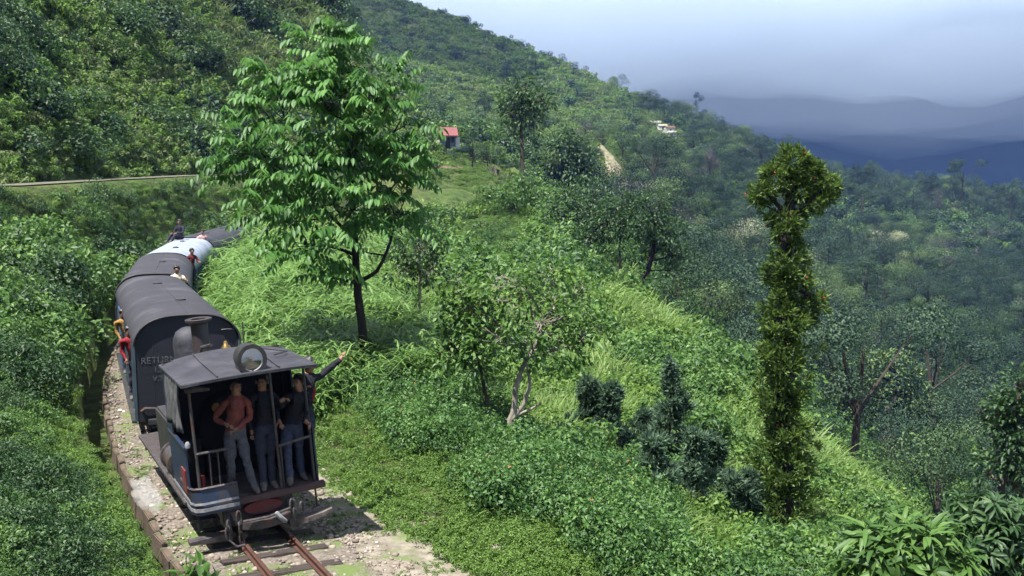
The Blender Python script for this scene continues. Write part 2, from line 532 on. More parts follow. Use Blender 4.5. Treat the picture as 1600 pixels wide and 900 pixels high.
def drape(name, poly_px, mat, lift=0.12, n=26, noise_amp=0.1, label=None, cat=None, kind='structure', d0=6.0, seed=1):
    """a patch of bare ground lying on the hillside: outline found on the ground, filled as a grid"""
    cpx, cpy = np.mean([q[0] for q in poly_px]), np.mean([q[1] for q in poly_px])
    c3, d = hit(cpx, cpy, d0)
    u2 = c3[:2] / np.linalg.norm(c3[:2]); w2 = np.array([u2[1], -u2[0]])
    st = np.linspace(-0.06, 0.06, 9) * d
    zz_ = ground(c3[0] + u2[0] * st, c3[1] + u2[1] * st)
    vis = np.polyfit(st, (zz_ - ZC) / (d + st), 1)[0] * 1700      # picture rows per metre of ground going away
    vis = max(vis, 0.35 * 1700 / d)
    pts = np.array([c3[:2] + w2 * (px - cpx) / 1700 * d + u2 * (cpy - py) / vis for px, py in poly_px])
    c = pts.mean(0)
    q = []
    for i in range(len(pts)):
        a, b = pts[i], pts[(i + 1) % len(pts)]
        for t in np.linspace(0, 1, 6)[:-1]:
            q.append(a * (1 - t) + b * t)
    q = np.array(q)
    k = len(q)
    ang = np.arange(k)
    q = c + (q - c) * (1 + 0.10 * (np.sin(ang * 1.7 + seed) * 0.5 + np.sin(ang * 3.1 + seed * 2) * 0.5))[:, None]
    rings = np.linspace(0.02, 1, n)
    XY = c[None, None] + (q - c)[None] * rings[:, None, None]
    zz = ground(XY[..., 0], XY[..., 1]) + lift * (1 - rings[:, None] ** 6) - 0.03 * rings[:, None] ** 6
    V = np.concatenate([XY, zz[..., None]], -1).reshape(-1, 3)
    i, j = np.meshgrid(np.arange(n - 1), np.arange(k), indexing='ij')
    a = (i * k + j).ravel(); b = (i * k + (j + 1) % k).ravel()
    Fq = np.stack([a, a + k, b + k, b], 1)
    me = mesh_np(name, V, Fq, smooth=True)
    bm = bmesh.new(); bm.from_mesh(me); bmesh.ops.recalc_face_normals(bm, faces=bm.faces); bm.to_mesh(me); bm.free()
    return tag(link_mesh(name, me, mat), label, cat, kind=kind)

M_scar = surf('bare yellow earth', (0.30, 0.26, 0.185), (0.10, 0.105, 0.055), rough=0.95, scale=0.22, bump=0.5, bscale=1.5, spec=0.1)
M_clay = surf('red brown clay', (0.145, 0.098, 0.068), (0.085, 0.062, 0.042), rough=0.95, scale=0.8, bump=0.5, bscale=3, spec=0.1)
M_pale = surf('pale spoil', (0.34, 0.32, 0.26), (0.16, 0.17, 0.11), rough=0.95, scale=0.8, bump=0.4, bscale=3, spec=0.1)
drape('landslide', [(926, 218), (936, 214), (950, 234), (962, 248), (978, 256), (974, 268), (952, 270), (944, 252), (932, 234)], M_scar, lift=0.7, d0=150)
drape('landslide', [(1000, 240), (1020, 236), (1030, 246), (1010, 250)], M_scar, lift=1.0, d0=150, seed=3)
drape('spoil_heap', [(828, 306), (850, 300), (872, 310), (866, 322), (838, 324)], M_pale, lift=0.12, d0=60, seed=4)
drape('clay_bank', [(700, 353), (750, 347), (812, 338), (806, 354), (760, 364), (712, 366)], M_clay, lift=0.08, d0=40, seed=5)
drape('clay_bank', [(655, 262), (690, 258), (735, 256), (730, 268), (690, 272), (660, 275)], M_clay, lift=0.25, d0=60, seed=6)
for k, (x, y) in enumerate([(392, 30), (350, 100), (385, 85), (300, 60), (270, 100), (355, 60)]):
    drape('clay_bank', [(x - 14, y - 9), (x + 5, y - 13), (x + 16, y - 2), (x + 10, y + 12), (x - 8, y + 10)], M_clay, lift=0.25, n=12, d0=60, seed=7 + k)

# upper road on its terrace
def build_road():
    V = []; 
    k = len(RX)
    tx, ty = np.gradient(RX), np.gradient(RY); L = np.hypot(tx, ty); nx, ny = -ty / L, tx / L
    us = np.array([-0.8, -0.4, 0.0, 0.4, 0.8])
    X = RX[:, None] + nx[:, None] * us; Y = RY[:, None] + ny[:, None] * us
    Z = np.maximum(ground(X, Y) + 0.06, 0 * X - 99)
    V = np.stack([X, Y, Z], -1).reshape(-1, 3)
    m = len(us)
    i, j = np.meshgrid(np.arange(k - 1), np.arange(m - 1), indexing='ij')
    a = (i * m + j).ravel()
    me = mesh_np('hill_road', V, np.stack([a, a + 1, a + m + 1, a + m], 1), smooth=True)
    tag(link_mesh('hill_road', me, surf('dusty road', (0.15, 0.135, 0.105), (0.07, 0.08, 0.045), rough=0.9, scale=0.6, spec=0.2)), 'dusty road on the terrace above the railway', 'road', kind='structure')
build_road()

# ------------------------------------------------------------------ railway
M_ballast = surf('track bed gravel', (0.21, 0.18, 0.15), (0.085, 0.072, 0.060), rough=0.95, scale=14, bump=1.0, bscale=26, spec=0.15, c3=(0.11, 0.15, 0.05), s3=1.3, t3=(0.50, 0.62))
def build_ballast():
    s = np.arange(-14, 98, 0.14)
    u = np.concatenate([np.linspace(-1.27, 1.55, 30)])
    P = np.array([track(k)[0] for k in s]); H = np.array([track(k)[1] for k in s])
    X = P[:, 0:1] + np.cos(H)[:, None] * u; Y = P[:, 1:2] + np.sin(H)[:, None] * u
    top = np.where(np.abs(u) < 0.85, -0.115, -0.115 - 0.035 * np.clip((np.abs(u) - 0.85) / 0.4, 0, 1))
    Z = P[:, 2:3] + top[None] + fbm(X * 3, Y * 3, 5) * 0.035 + fbm(X * 14, Y * 14, 9, 2) * 0.02
    V = np.stack([X, Y, Z], -1).reshape(-1, 3); m = len(u)
    i, j = np.meshgrid(np.arange(len(s) - 1), np.arange(m - 1), indexing='ij'); a = (i * m + j).ravel()
    me = mesh_np('track_bed', V, np.stack([a, a + 1, a + m + 1, a + m], 1), smooth=True)
    tag(link_mesh('track_bed', me, M_ballast), 'gravelly track bed with weeds', 'track bed', kind='structure')
build_ballast()

# worn earth path beside the line, down to the right of the engine
def build_path():
    s = np.arange(-11, 6.5, 0.12); u = np.linspace(1.0, 3.3, 24)
    P = np.array([track(k)[0] for k in s]); H = np.array([track(k)[1] for k in s])
    X = P[:, 0:1] + np.cos(H)[:, None] * u; Y = P[:, 1:2] + np.sin(H)[:, None] * u
    G = ground(X, Y)
    wid = np.interp(s, [-11, -4, 0, 3, 6.5], [1.25, 1.15, 0.62, 0.35, 0.05])[:, None] + fbm(X * 1.2, Y * 1.2, 31) * 0.5
    e = np.clip(1 - (np.abs(u - 1.5)[None] / np.maximum(wid, 0.05)) ** 4, -1, 1)
    Z = G + 0.035 * e + fbm(X * 9, Y * 9, 33, 2) * 0.012
    V = np.stack([X, Y, Z], -1).reshape(-1, 3); m = len(u)
    i, j = np.meshgrid(np.arange(len(s) - 1), np.arange(m - 1), indexing='ij'); a = (i * m + j).ravel()
    me = mesh_np('path', V, np.stack([a, a + 1, a + m + 1, a + m], 1), smooth=True)
    m_ = surf('trodden earth', (0.26, 0.23, 0.185), (0.13, 0.11, 0.085), rough=0.95, scale=5, bump=0.7, bscale=24, spec=0.15, c3=(0.10, 0.15, 0.045), s3=1.6, t3=(0.52, 0.66))
    tag(link_mesh('path', me, m_), 'worn earth path beside the rails', 'path', kind='structure')
build_path()

M_rail = surf('rusty rail', (0.115, 0.05, 0.034), (0.06, 0.032, 0.026), rough=0.6, metal=0.35, scale=9, bump=0.3, spec=0.5)
M_sleeper = surf('weathered sleeper wood', (0.075, 0.058, 0.050), (0.030, 0.025, 0.024), rough=0.9, scale=5, bump=0.8, bscale=22, spec=0.2, stretch=(0.35, 3.5, 3.5))
trk = empty('railway_track', tuple(track(0)[0]))
tag(trk, 'rusty narrow gauge rails on dark sleepers curving along the hillside', 'railway track', kind='structure')
def rel(p): return tuple(np.asarray(p) - track(0)[0])
prof = [(-0.045, -0.09), (0.045, -0.09), (0.045, -0.078), (0.010, -0.07), (0.010, -0.03), (0.026, -0.022), (0.026, -0.003), (0.018, 0.0), (-0.018, 0.0), (-0.026, -0.003), (-0.026, -0.022), (-0.010, -0.03), (-0.010, -0.07), (-0.045, -0.078)]
for side in (-1, 1):
    V = []; ss = np.arange(-14, 104, 0.4); k = len(prof)
    for s in ss:
        for (a, z) in prof:
            V.append(rel(track(s, side * 0.325 + a, z)[0]))
    fs = [(i * k + j, i * k + (j + 1) % k, (i + 1) * k + (j + 1) % k, (i + 1) * k + j) for i in range(len(ss) - 1) for j in range(k)]
    mb = MB(); mb.add(V, fs); mb.build('rail', M_rail, trk)
sleeper_meshes = []
for q in range(4):
    r_ = np.random.default_rng(40 + q)
    xs = np.linspace(-0.72, 0.72, 7); V = []; w = 0.10
    for i, x in enumerate(xs):
        j = r_.normal(0, 0.007, (4, 2))
        for (a, (yy, zz)) in zip(j, ((-w, -0.13), (w, -0.13), (w, 0), (-w, 0))):
            V.append((x + r_.normal(0, 0.01) * (i in (0, 6)), yy + a[0], zz + a[1]))
    fs = [(i * 4 + j, i * 4 + (j + 1) % 4, (i + 1) * 4 + (j + 1) % 4, (i + 1) * 4 + j) for i in range(6) for j in range(4)] + [(3, 2, 1, 0), (24, 25, 26, 27)]
    mb = MB(); mb.add(V, fs); o = mb.build('sleeper', M_sleeper, trk, bevel=0.006); sleeper_meshes.append(o)
for i, s in enumerate(np.arange(-12, 60, 0.72)):
    o = sleeper_meshes[i] if i < 4 else sleeper_meshes[i % 4].copy()
    if i >= 4: COL.objects.link(o)
    p, h = track(s + random.uniform(-.05, .05), random.uniform(-0.05, 0.05), -0.088)
    o.location = rel(p); o.rotation_euler = (0, random.uniform(-.01, .01), h + random.uniform(-.05, .05)); o.parent = trk

# loose stones
def rock_mesh(seed, n=1):
    r_ = np.random.default_rng(seed)
    t = (1 + 5 ** .5) / 2
    v = np.array([(-1, t, 0), (1, t, 0), (-1, -t, 0), (1, -t, 0), (0, -1, t), (0, 1, t), (0, -1, -t), (0, 1, -t), (t, 0, -1), (t, 0, 1), (-t, 0, -1), (-t, 0, 1)]) / 1.9
    f = [(0, 11, 5), (0, 5, 1), (0, 1, 7), (0, 7, 10), (0, 10, 11), (1, 5, 9), (5, 11, 4), (11, 10, 2), (10, 7, 6), (7, 1, 8), (3, 9, 4), (3, 4, 2), (3, 2, 6), (3, 6, 8), (3, 8, 9), (4, 9, 5), (2, 4, 11), (6, 2, 10), (8, 6, 7), (9, 8, 1)]
    return v * r_.uniform(0.7, 1.15, (12, 1)) * np.array([1, 0.8, 0.6]), np.array(f)
def build_stones():
    VV = []; FF = []; var = []; b = 0
    n = 9500
    r_ = np.random.default_rng(3)
    s = r_.uniform(-4.5, 7, n); u = r_.uniform(-1.2, 1.5, n)
    k = r_.random(n) < 0.15; u[k] = r_.uniform(1.5, 2.6, k.sum())
    k2 = r_.random(n) < 0.25; s[k2] = r_.uniform(7, 24, k2.sum()); u[k2] = r_.uniform(-1.25, -0.2, k2.sum())
    base = [rock_mesh(i) for i in range(6)]
    size = r_.lognormal(-3.85, 0.45, n)
    P = np.array([track(a, c)[0] for a, c in zip(s, u)])
    zg = np.where(u < 1.5, P[:, 2] - 0.125, ground(P[:, 0], P[:, 1]))
    for i in range(n):
        v, f = base[i % 6]
        a = r_.uniform(0, 6.28); c, d = math.cos(a), math.sin(a)
        w = v @ np.array([[c, d, 0], [-d, c, 0], [0, 0, 1]]) * size[i]
        VV.append(w + [P[i, 0], P[i, 1], zg[i] + size[i] * 0.25]); FF.append(f + b); b += 12
        var.append(np.full(12, r_.random()))
    me = mesh_np('gravel', np.concatenate(VV), np.concatenate(FF), var=np.concatenate(var))
    m, nn, bs = new_mat('gravel stone'); bs.inputs['Roughness'].default_value = 0.9
    a = nn.nodes.new('ShaderNodeAttribute'); a.attribute_name = 'v'
    r = nn.nodes.new('ShaderNodeValToRGB'); e = r.color_ramp.elements
    e[0].color = (0.13, 0.10, 0.085, 1); e[1].color = (0.50, 0.46, 0.40, 1); k = e.new(0.5); k.color = (0.20, 0.16, 0.135, 1); k = e.new(0.93); k.color = (0.28, 0.235, 0.19, 1)
    nn.links.new(a.outputs['Fac'], r.inputs['Fac']); nn.links.new(r.outputs['Color'], bs.inputs['Base Color'])
    tag(link_mesh('gravel', me, m), 'loose gravel and stones strewn between and beside the rails', 'gravel', kind='stuff')
build_stones()

# stone edge of the drain along the cut bank
kerb = empty('drain_kerb', tuple(track(0)[0]))
tag(kerb, 'low reddish stone kerb along the drain left of the train', 'kerb')
M_kerb = surf('kerb stone', (0.13, 0.095, 0.07), (0.07, 0.06, 0.05), rough=0.9, scale=8, bump=0.6, spec=0.15, c3=(0.10, 0.12, 0.05), s3=2.5)
kms = []
for q in range(3):
    r_ = np.random.default_rng(80 + q); mb = MB(); mb.box((0, 0, 0), (0.10, 0.60, 0.34)); mb.v = [tuple(np.array(p) + r_.normal(0, 0.012, 3)) for p in mb.v]
    kms.append(mb.build('stone', M_kerb, kerb, bevel=0.015))
for i, s in enumerate(np.arange(-10, 40, 0.64)):
    o = kms[i] if i < 3 else kms[i % 3].copy()
    if i >= 3: COL.objects.link(o); o.parent = kerb
    p, h = track(s, -1.26 + random.uniform(-.02, .02), -0.26 + random.uniform(-0.03, 0.02))
    o.location = rel(p); o.rotation_euler = (0, random.uniform(-.06, .06), h + random.uniform(-.03, .03))
# ------------------------------------------------------------------ the train
M_black = surf('sooty black iron', (0.020, 0.020, 0.022), (0.045, 0.042, 0.042), rough=0.55, scale=5, bump=0.15, spec=0.4)
M_inside = surf('cab interior soot', (0.010, 0.010, 0.011), (0.022, 0.020, 0.020), rough=0.8, scale=5, spec=0.2)
M_iron = surf('worn grey iron', (0.10, 0.088, 0.09), (0.045, 0.038, 0.038), rough=0.55, metal=0.4, scale=12, bump=0.3, c3=(0.12, 0.06, 0.04), s3=5)
M_roof = surf('grey canvas roof', (0.038, 0.038, 0.049), (0.022, 0.022, 0.029), rough=0.7, scale=3.5, bump=0.8, bscale=5, spec=0.4, c3=(0.07, 0.067, 0.08), s3=1.6, t3=(0.52, 0.75))
M_roof2 = surf('dark canvas roof', (0.040, 0.038, 0.048), (0.025, 0.024, 0.032), rough=0.75, scale=3, bump=0.2, bscale=9, spec=0.4, c3=(0.062, 0.06, 0.07), s3=0.8)
M_roof3 = surf('pale painted roof', (0.30, 0.34, 0.41), (0.20, 0.23, 0.29), rough=0.6, scale=2.5, bump=0.15, spec=0.4, c3=(0.20, 0.21, 0.26), s3=1.2)
M_blue = surf('faded blue paint', (0.016, 0.032, 0.075), (0.010, 0.018, 0.038), rough=0.45, scale=6, bump=0.1, spec=0.5, c3=(0.035, 0.03, 0.03), s3=4, t3=(0.52, 0.66))
M_coach = surf('coach blue paint', (0.055, 0.10, 0.19), (0.04, 0.07, 0.13), rough=0.5, scale=4, bump=0.1, spec=0.5, c3=(0.10, 0.14, 0.2), s3=2)
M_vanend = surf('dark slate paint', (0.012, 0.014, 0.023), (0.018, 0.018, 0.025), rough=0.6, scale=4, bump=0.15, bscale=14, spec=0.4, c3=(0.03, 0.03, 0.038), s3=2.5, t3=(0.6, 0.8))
M_teal = surf('teal side paint', (0.05, 0.085, 0.105), (0.035, 0.055, 0.07), rough=0.5, scale=4, spec=0.5)
M_cream = surf('grimy cream paint', (0.28, 0.28, 0.29), (0.13, 0.135, 0.15), rough=0.55, scale=9, spec=0.4)
M_red = surf('chipped red paint', (0.20, 0.022, 0.020), (0.10, 0.022, 0.02), rough=0.55, scale=9, spec=0.4, c3=(0.08, 0.05, 0.045), s3=6, t3=(0.52, 0.66))
M_plank = surf('reddish worn plank', (0.10, 0.05, 0.045), (0.055, 0.038, 0.038), rough=0.8, scale=6, bump=0.5, stretch=(1, 5, 5))
M_plate = surf('worn footplate', (0.12, 0.10, 0.09), (0.05, 0.042, 0.04), rough=0.7, scale=6, bump=0.3)
M_brass = surf('tarnished brass', (0.45, 0.30, 0.10), (0.25, 0.16, 0.06), rough=0.35, metal=0.9, scale=8)
M_copper = surf('brown chimney iron', (0.05, 0.036, 0.038), (0.03, 0.023, 0.025), rough=0.5, scale=6, bump=0.15)
M_letter = surf('chalky white lettering', (0.12, 0.12, 0.135), (0.03, 0.03, 0.037), rough=0.8, scale=25, lo=0.42, hi=0.62)
M_tarp = surf('grimy canvas curtain', (0.10, 0.10, 0.105), (0.03, 0.03, 0.034), rough=0.9, scale=9, bump=0.7, bscale=16, stretch=(1, 1, 0.4))
def simple(name, col, rough=0.5, metal=0.0, trans=0.0, ior=1.45, emit=None):
    m, n, b = new_mat(name)
    b.inputs['Base Color'].default_value = (*col, 1); b.inputs['Roughness'].default_value = rough; b.inputs['Metallic'].default_value = metal
    b.inputs['Transmission Weight'].default_value = trans; b.inputs['IOR'].default_value = ior
    return m
M_mirror = simple('lamp reflector', (0.95, 0.95, 0.96), 0.25, 0.12)
M_glass = simple('dark window glass', (0.02, 0.025, 0.03), 0.08)
M_lens = bpy.data.materials.new('lamp glass'); M_lens.use_nodes = True
ln_n = M_lens.node_tree; ln_n.nodes.clear()
ln_o, ln_t, ln_g, ln_m = (ln_n.nodes.new(k) for k in ('ShaderNodeOutputMaterial', 'ShaderNodeBsdfTransparent', 'ShaderNodeBsdfGlossy', 'ShaderNodeMixShader'))
ln_g.inputs['Roughness'].default_value = 0.03; ln_m.inputs['Fac'].default_value = 0.10
ln_n.links.new(ln_t.outputs[0], ln_m.inputs[1]); ln_n.links.new(ln_g.outputs[0], ln_m.inputs[2]); ln_n.links.new(ln_m.outputs[0], ln_o.inputs['Surface'])

loco = empty('steam_locomotive', tuple(track(0, -0.06)[0]), float(track(2.2)[1]))
loco.scale = (0.94, 1, 1)
loco.rotation_euler = (0, R(-5.0), float(track(2.2)[1]))      # the line is canted to the left here
tag(loco, 'small blue-black steam locomotive running cab first at the head of the train', 'locomotive')
RW = 0.96      # half width of the roof

def roof_sheet(mb, hw, y0, y1, zs, rise, th=0.03, n=14, front=1.0, back=1.0, power=2.0, ny=6):
    """arched sheet with thickness"""
    top = []; bot = []
    for j in range(ny + 1):
        t = j / ny; y = y0 + (y1 - y0) * t; k = front + (back - front) * t
        rt = []; rb = []
        for i in range(n + 1):
            x = -hw + 2 * hw * i / n
            z = zs + rise * k * (1 - abs(x / hw) ** power) ** (1.0 / max(1.0, power / 2))
            rt.append((x, y, z)); rb.append((x, y, z - th))
        top.append(rt); bot.append(rb)
    V = [p for r in top for p in r] + [p for r in bot for p in r]
    m = n + 1; N = (ny + 1) * m; fs = []
    for j in range(ny):
        for i in range(n):
            a = j * m + i
            fs.append((a, a + 1, a + m + 1, a + m)); fs.append((N + a, N + a + m, N + a + m + 1, N + a + 1))
    for i in range(n):
        fs.append((i, N + i, N + i + 1, i + 1)); a = ny * m + i; fs.append((a, a + 1, N + a + 1, N + a))
    for j in range(ny):
        a = j * m; fs.append((a, a + m, N + a + m, N + a)); a = j * m + n; fs.append((a, N + a, N + a + m, a + m))
    return mb.add(V, fs)

def build_loco():
    L = loco
    # roof with ribs and seams
    rf = roof_sheet(MB(), RW, -0.46, 1.45, 2.36, 0.10, th=0.035, front=0.25, back=1.0).build('roof', M_roof, L, smooth=True)
    mb = MB(); mb.tube([(-RW, -0.425, 2.35), (0, -0.43, 2.375), (RW, -0.425, 2.35)], 0.022, 6); mb.build('roof_beading', M_black, rf)
    mb = MB(); mb.tube([(-0.45, -0.4, 2.395), (-0.46, 0.5, 2.43), (-0.44, 1.43, 2.455)], 0.010, 5); mb.build('roof_seam', M_roof, rf)
    mb = MB(); mb.tube([(0.42, -0.4, 2.397), (0.43, 0.5, 2.432), (0.44, 1.43, 2.455)], 0.010, 5); mb.build('roof_seam', M_roof, rf)
    mb = MB(); mb.tube([(0.55, 0.35, 2.44), (0.7, 0.45, 2.44), (0.82, 0.62, 2.42), (0.62, 0.8, 2.45), (0.5, 0.95, 2.46)], 0.012, 5); mb.build('cable', M_black, rf)
    # headlamp: drum, rim, reflector, bulb, glass
    hx, hy, hz, hr = 0.06, -0.32, 2.54, 0.175
    mb = MB()
    mb.lathe([(0.0, 0.34), (hr * 0.9, 0.34), (hr + 0.015, 0.30), (hr + 0.02, 0.02), (hr + 0.035, 0.0), (hr + 0.035, -0.03), (hr - 0.005, -0.03), (hr - 0.005, 0.02)], (hx, hy, hz), 'y', 28)
    mb.span(hx - 0.17, hx + 0.17, hy + 0.02, hy + 0.30, 2.375, 2.50)
    hl = mb.build('headlight', M_black, L, smooth=True)
    mb = MB(); mb.lathe([(hr + 0.034, -0.03), (hr + 0.034, -0.05), (hr - 0.022, -0.05), (hr - 0.022, -0.02)], (hx, hy, hz), 'y', 28); mb.build('rim', M_black, hl, smooth=True)
    mb = MB(); mb.lathe([(hr - 0.022, -0.022), (hr * 0.85, 0.03), (hr * 0.62, 0.085), (hr * 0.35, 0.12), (0.02, 0.135), (0.0, 0.136)], (hx, hy, hz), 'y', 28); mb.build('reflector', M_mirror, hl, smooth=True)
    mb = MB(); mb.lathe([(0.0, 0.03), (0.022, 0.04), (0.03, 0.07), (0.022, 0.10), (0.018, 0.13), (0, 0.13)], (hx, hy, hz), 'y', 10); mb.build('bulb', M_brass, hl, smooth=True)
    mb = MB(); mb.lathe([(0.0, -0.045), (hr - 0.026, -0.035), (hr - 0.026, -0.030), (0, -0.040)], (hx, hy, hz), 'y', 28); mb.build('lens', M_lens, hl, smooth=True)
    # posts
    for x in (-0.80, 0.36, 0.86):
        mb = MB(); mb.tube([(x, -0.02, 0.64), (x, -0.02, 2.37)], 0.022, 8); mb.build('post', M_iron if x < 0.8 else M_black, L, smooth=True)
    for x in (-0.90, 0.90):
        mb = MB(); mb.span(x - 0.025, x + 0.025, 1.30, 1.36, 0.64, 2.38); mb.build('post', M_black, L)
    # cab sides: lower plate, upper plate at the back, curtain
    for sx in (-1, 1):
        mb = MB()
        mb.span(sx * 0.915, sx * 0.94, 0.02, 1.36, 0.62, 1.42)
        mb.span(sx * 0.915, sx * 0.94, 0.95, 1.36, 1.42, 2.36)
        mb.span(sx * 0.90, sx * 0.955, 0.0, 1.36, 1.40, 1.44)
        sp = mb.build('side_sheet', M_blue, L)
        if sx < 0:
            mb = MB(); mb.span(-0.962, -0.942, 0.12, 0.42, 0.78, 1.10); mb.build('number_plate', M_red, sp)
            mb = MB(); mb.span(-0.944, -0.936, 0.03, 1.34, 0.64, 0.70); mb.build('waist_line', M_cream, sp)
    # rolled grimy curtain hanging on the left
    mb = MB(); V = []; fs = []
    for j in range(13):
        y = -0.02 + 1.0 * j / 12
        for i in range(9):
            z = 2.36 - 0.72 * i / 8
            V.append((-0.935 - 0.03 * math.sin(j * 2.1 + i * 0.5) - 0.05 * (i / 8) * (1 + math.sin(j * 1.3)) * 0.5, y, z + 0.02 * math.sin(j * 1.7) * (i > 6)))
    for j in range(12):
        for i in range(8):
            a = j * 9 + i; fs.append((a, a + 1, a + 10, a + 9))
    mb.add(V, fs); o = mb.build('curtain', M_tarp, L, smooth=True)
    md = o.modifiers.new('thick', 'SOLIDIFY'); md.thickness = 0.012
    # floor, front plank
    mb = MB(); mb.span(-0.93, 0.93, 0.0, 1.9, 0.565, 0.62); mb.build('footplate', M_plate, L)
    mb = MB(); mb.span(-0.30, 1.0, -0.10, -0.001, 0.545, 0.635); mb.build('front_plank', M_plank, L, bevel=0.01)
    # blue and cream bunker corner at the front left
    mb = MB()
    pts = [(-0.94, 0.6), (-0.94, 0.02), (-0.90, -0.10), (-0.80, -0.15), (-0.30, -0.15), (-0.30, 0.0)]
    def wall(pts, z0, z1, lean=0.0, th=0.02):
        V = []; 
        for (x, y) in pts: V += [(x, y, z0), (x, y + lean, z1), (x + th, y + lean + th, z1), (x + th, y + th, z0)]
        fs = [(i * 4 + j, i * 4 + (j + 1) % 4, (i + 1) * 4 + (j + 1) % 4, (i + 1) * 4 + j) for i in range(len(pts) - 1) for j in range(4)]
        fs += [(3, 2, 1, 0), tuple(4 * (len(pts) - 1) + j for j in range(4))]
        mb.add(V, fs)
    wall(pts, 0.52, 0.86, 0.05)
    bk = mb.build('bunker', M_blue, L)
    mb = MB(); wall([(x - 0.006 if x < -0.85 else x, y - 0.006) for x, y in pts], 0.56, 0.61, 0.0, 0.004); mb.build('stripe', M_cream, bk)
    mb = MB(); wall([(x - 0.006 if x < -0.85 else x, y - 0.004) for x, y in pts], 0.655, 0.685, 0.005, 0.004); mb.build('stripe', M_cream, bk)
    mb = MB(); mb.tube([(x, y + 0.05, 0.865) for x, y in pts], 0.02, 6); mb.build('rim', M_iron, bk, smooth=True)
    # hand rails and levers at the front
    mb = MB(); mb.tube([(-0.80, -0.03, 1.33), (-0.36, -0.03, 1.33)], 0.02, 7); mb.build('handrail', M_iron, L, smooth=True)
    for x in (-0.62, -0.50, -0.36):
        mb = MB(); mb.tube([(x, 0.02, 0.63), (x, -0.02, 1.33)], 0.013, 6); mb.build('rail_bar', M_iron, L, smooth=True)
    mb = MB(); mb.tube([(0.36, -0.05, 1.24), (0.60, -0.09, 1.28), (0.84, -0.11, 1.31)], 0.02, 7); mb.build('handrail', M_iron, L, smooth=True)
    mb = MB(); mb.tube([(0.40, 0.0, 0.63), (0.40, -0.04, 1.24)], 0.018, 7); mb.build('rail_bar', M_black, L, smooth=True)
    mb = MB(); mb.tube([(-0.72, 0.12, 0.63), (-0.72, 0.10, 1.0)], 0.03, 7); mb.build('brake_lever', M_red, L, smooth=True)
    mb = MB(); mb.tube([(-0.85, -0.02, 2.20), (-0.70, -0.06, 2.22), (-0.52, -0.1, 2.19)], [0.035, 0.05, 0.02], 8); mb.build('lamp_bracket', M_iron, L, smooth=True)
    mb = MB(); mb.lathe([(0, -0.04), (0.035, -0.03), (0.04, 0.02), (0.02, 0.05), (0, 0.05)], (-0.90, -0.03, 1.47), 'z', 10); mb.build('marker_lamp', M_cream, L, smooth=True)
    # backhead of the boiler, with gauges
    mb = MB(); mb.lathe([(0.0, 1.24), (0.50, 1.24), (0.56, 1.30), (0.56, 1.5)], (0, 0, 1.30), 'y', 28); mb.span(-0.45, 0.45, 1.26, 1.5, 0.62, 1.3)
    bh = mb.build('boiler_backhead', M_inside, L, smooth=True)
    for gx, gz in ((-0.22, 1.66), (0.2, 1.68), (0.0, 1.45)):
        mb = MB(); mb.lathe([(0, -0.03), (0.06, -0.03), (0.07, 0.0), (0.07, 0.03)], (gx, 1.22, gz), 'y', 14); mb.build('gauge', M_brass, bh, smooth=True)
    mb = MB(); mb.span(-0.90, 0.90, 1.37, 1.40, 0.62, 2.40); mb.build('rear_sheet', M_inside, L)
    for sx in (-1, 1):
        mb = MB(); mb.span(sx * 0.88, sx * 0.58, 0.75, 1.34, 0.62, 1.35); mb.build('coal_box', M_inside, L)
    # boiler, tanks, chimney, dome, valves
    mb = MB(); mb.lathe([(0.40, 1.5), (0.40, 4.2), (0.43, 4.2), (0.43, 4.95), (0.38, 5.0), (0.0, 5.0)], (0, 0, 1.36), 'y', 28)
    bo = mb.build('boiler', M_black, L, smooth=True)
    for y in (2.0, 2.8, 3.6):
        mb = MB(); mb.lathe([(0.403, -0.03), (0.408, -0.03), (0.408, 0.03), (0.403, 0.03)], (0, y, 1.36), 'y', 28); mb.build('band', M_iron, bo, smooth=True)
    mb = MB(); mb.lathe([(0.22, 1.70), (0.16, 1.80), (0.145, 1.92), (0.145, 2.62), (0.17, 2.64), (0.225, 2.66), (0.23, 2.70), (0.19, 2.71), (0.13, 2.70), (0.12, 2.3)], (0.05, 3.35, 0), 'z', 22); mb.build('chimney', M_copper, bo, smooth=True)
    mb = MB(); mb.lathe([(0.28, 1.66), (0.27, 1.8), (0.27, 2.18), (0.255, 2.28), (0.20, 2.39), (0.10, 2.45), (0.0, 2.47)], (0.0, 4.35, 0), 'z', 24); mb.build('steam_dome', M_roof, bo, smooth=True)
    mb = MB(); mb.lathe([(0.07, 1.72), (0.07, 2.30), (0.085, 2.32), (0.08, 2.38), (0.04, 2.42), (0.025, 2.47), (0, 2.48)], (0.20, 2.05, 0), 'z', 14); mb.build('safety_valve', M_brass, bo, smooth=True)
    mb = MB(); mb.tube([(0.48, 2.1, 1.7), (0.52, 2.1, 2.72)], 0.012, 6); mb.build('whistle_rod', M_iron, bo, smooth=True)
    mb = MB(); mb.tube([(-0.33, 2.6, 1.75), (-0.22, 2.55, 2.1), (-0.10, 2.5, 2.36), (0.0, 2.2, 2.42)], 0.03, 7); mb.build('steam_pipe', M_iron, bo, smooth=True)
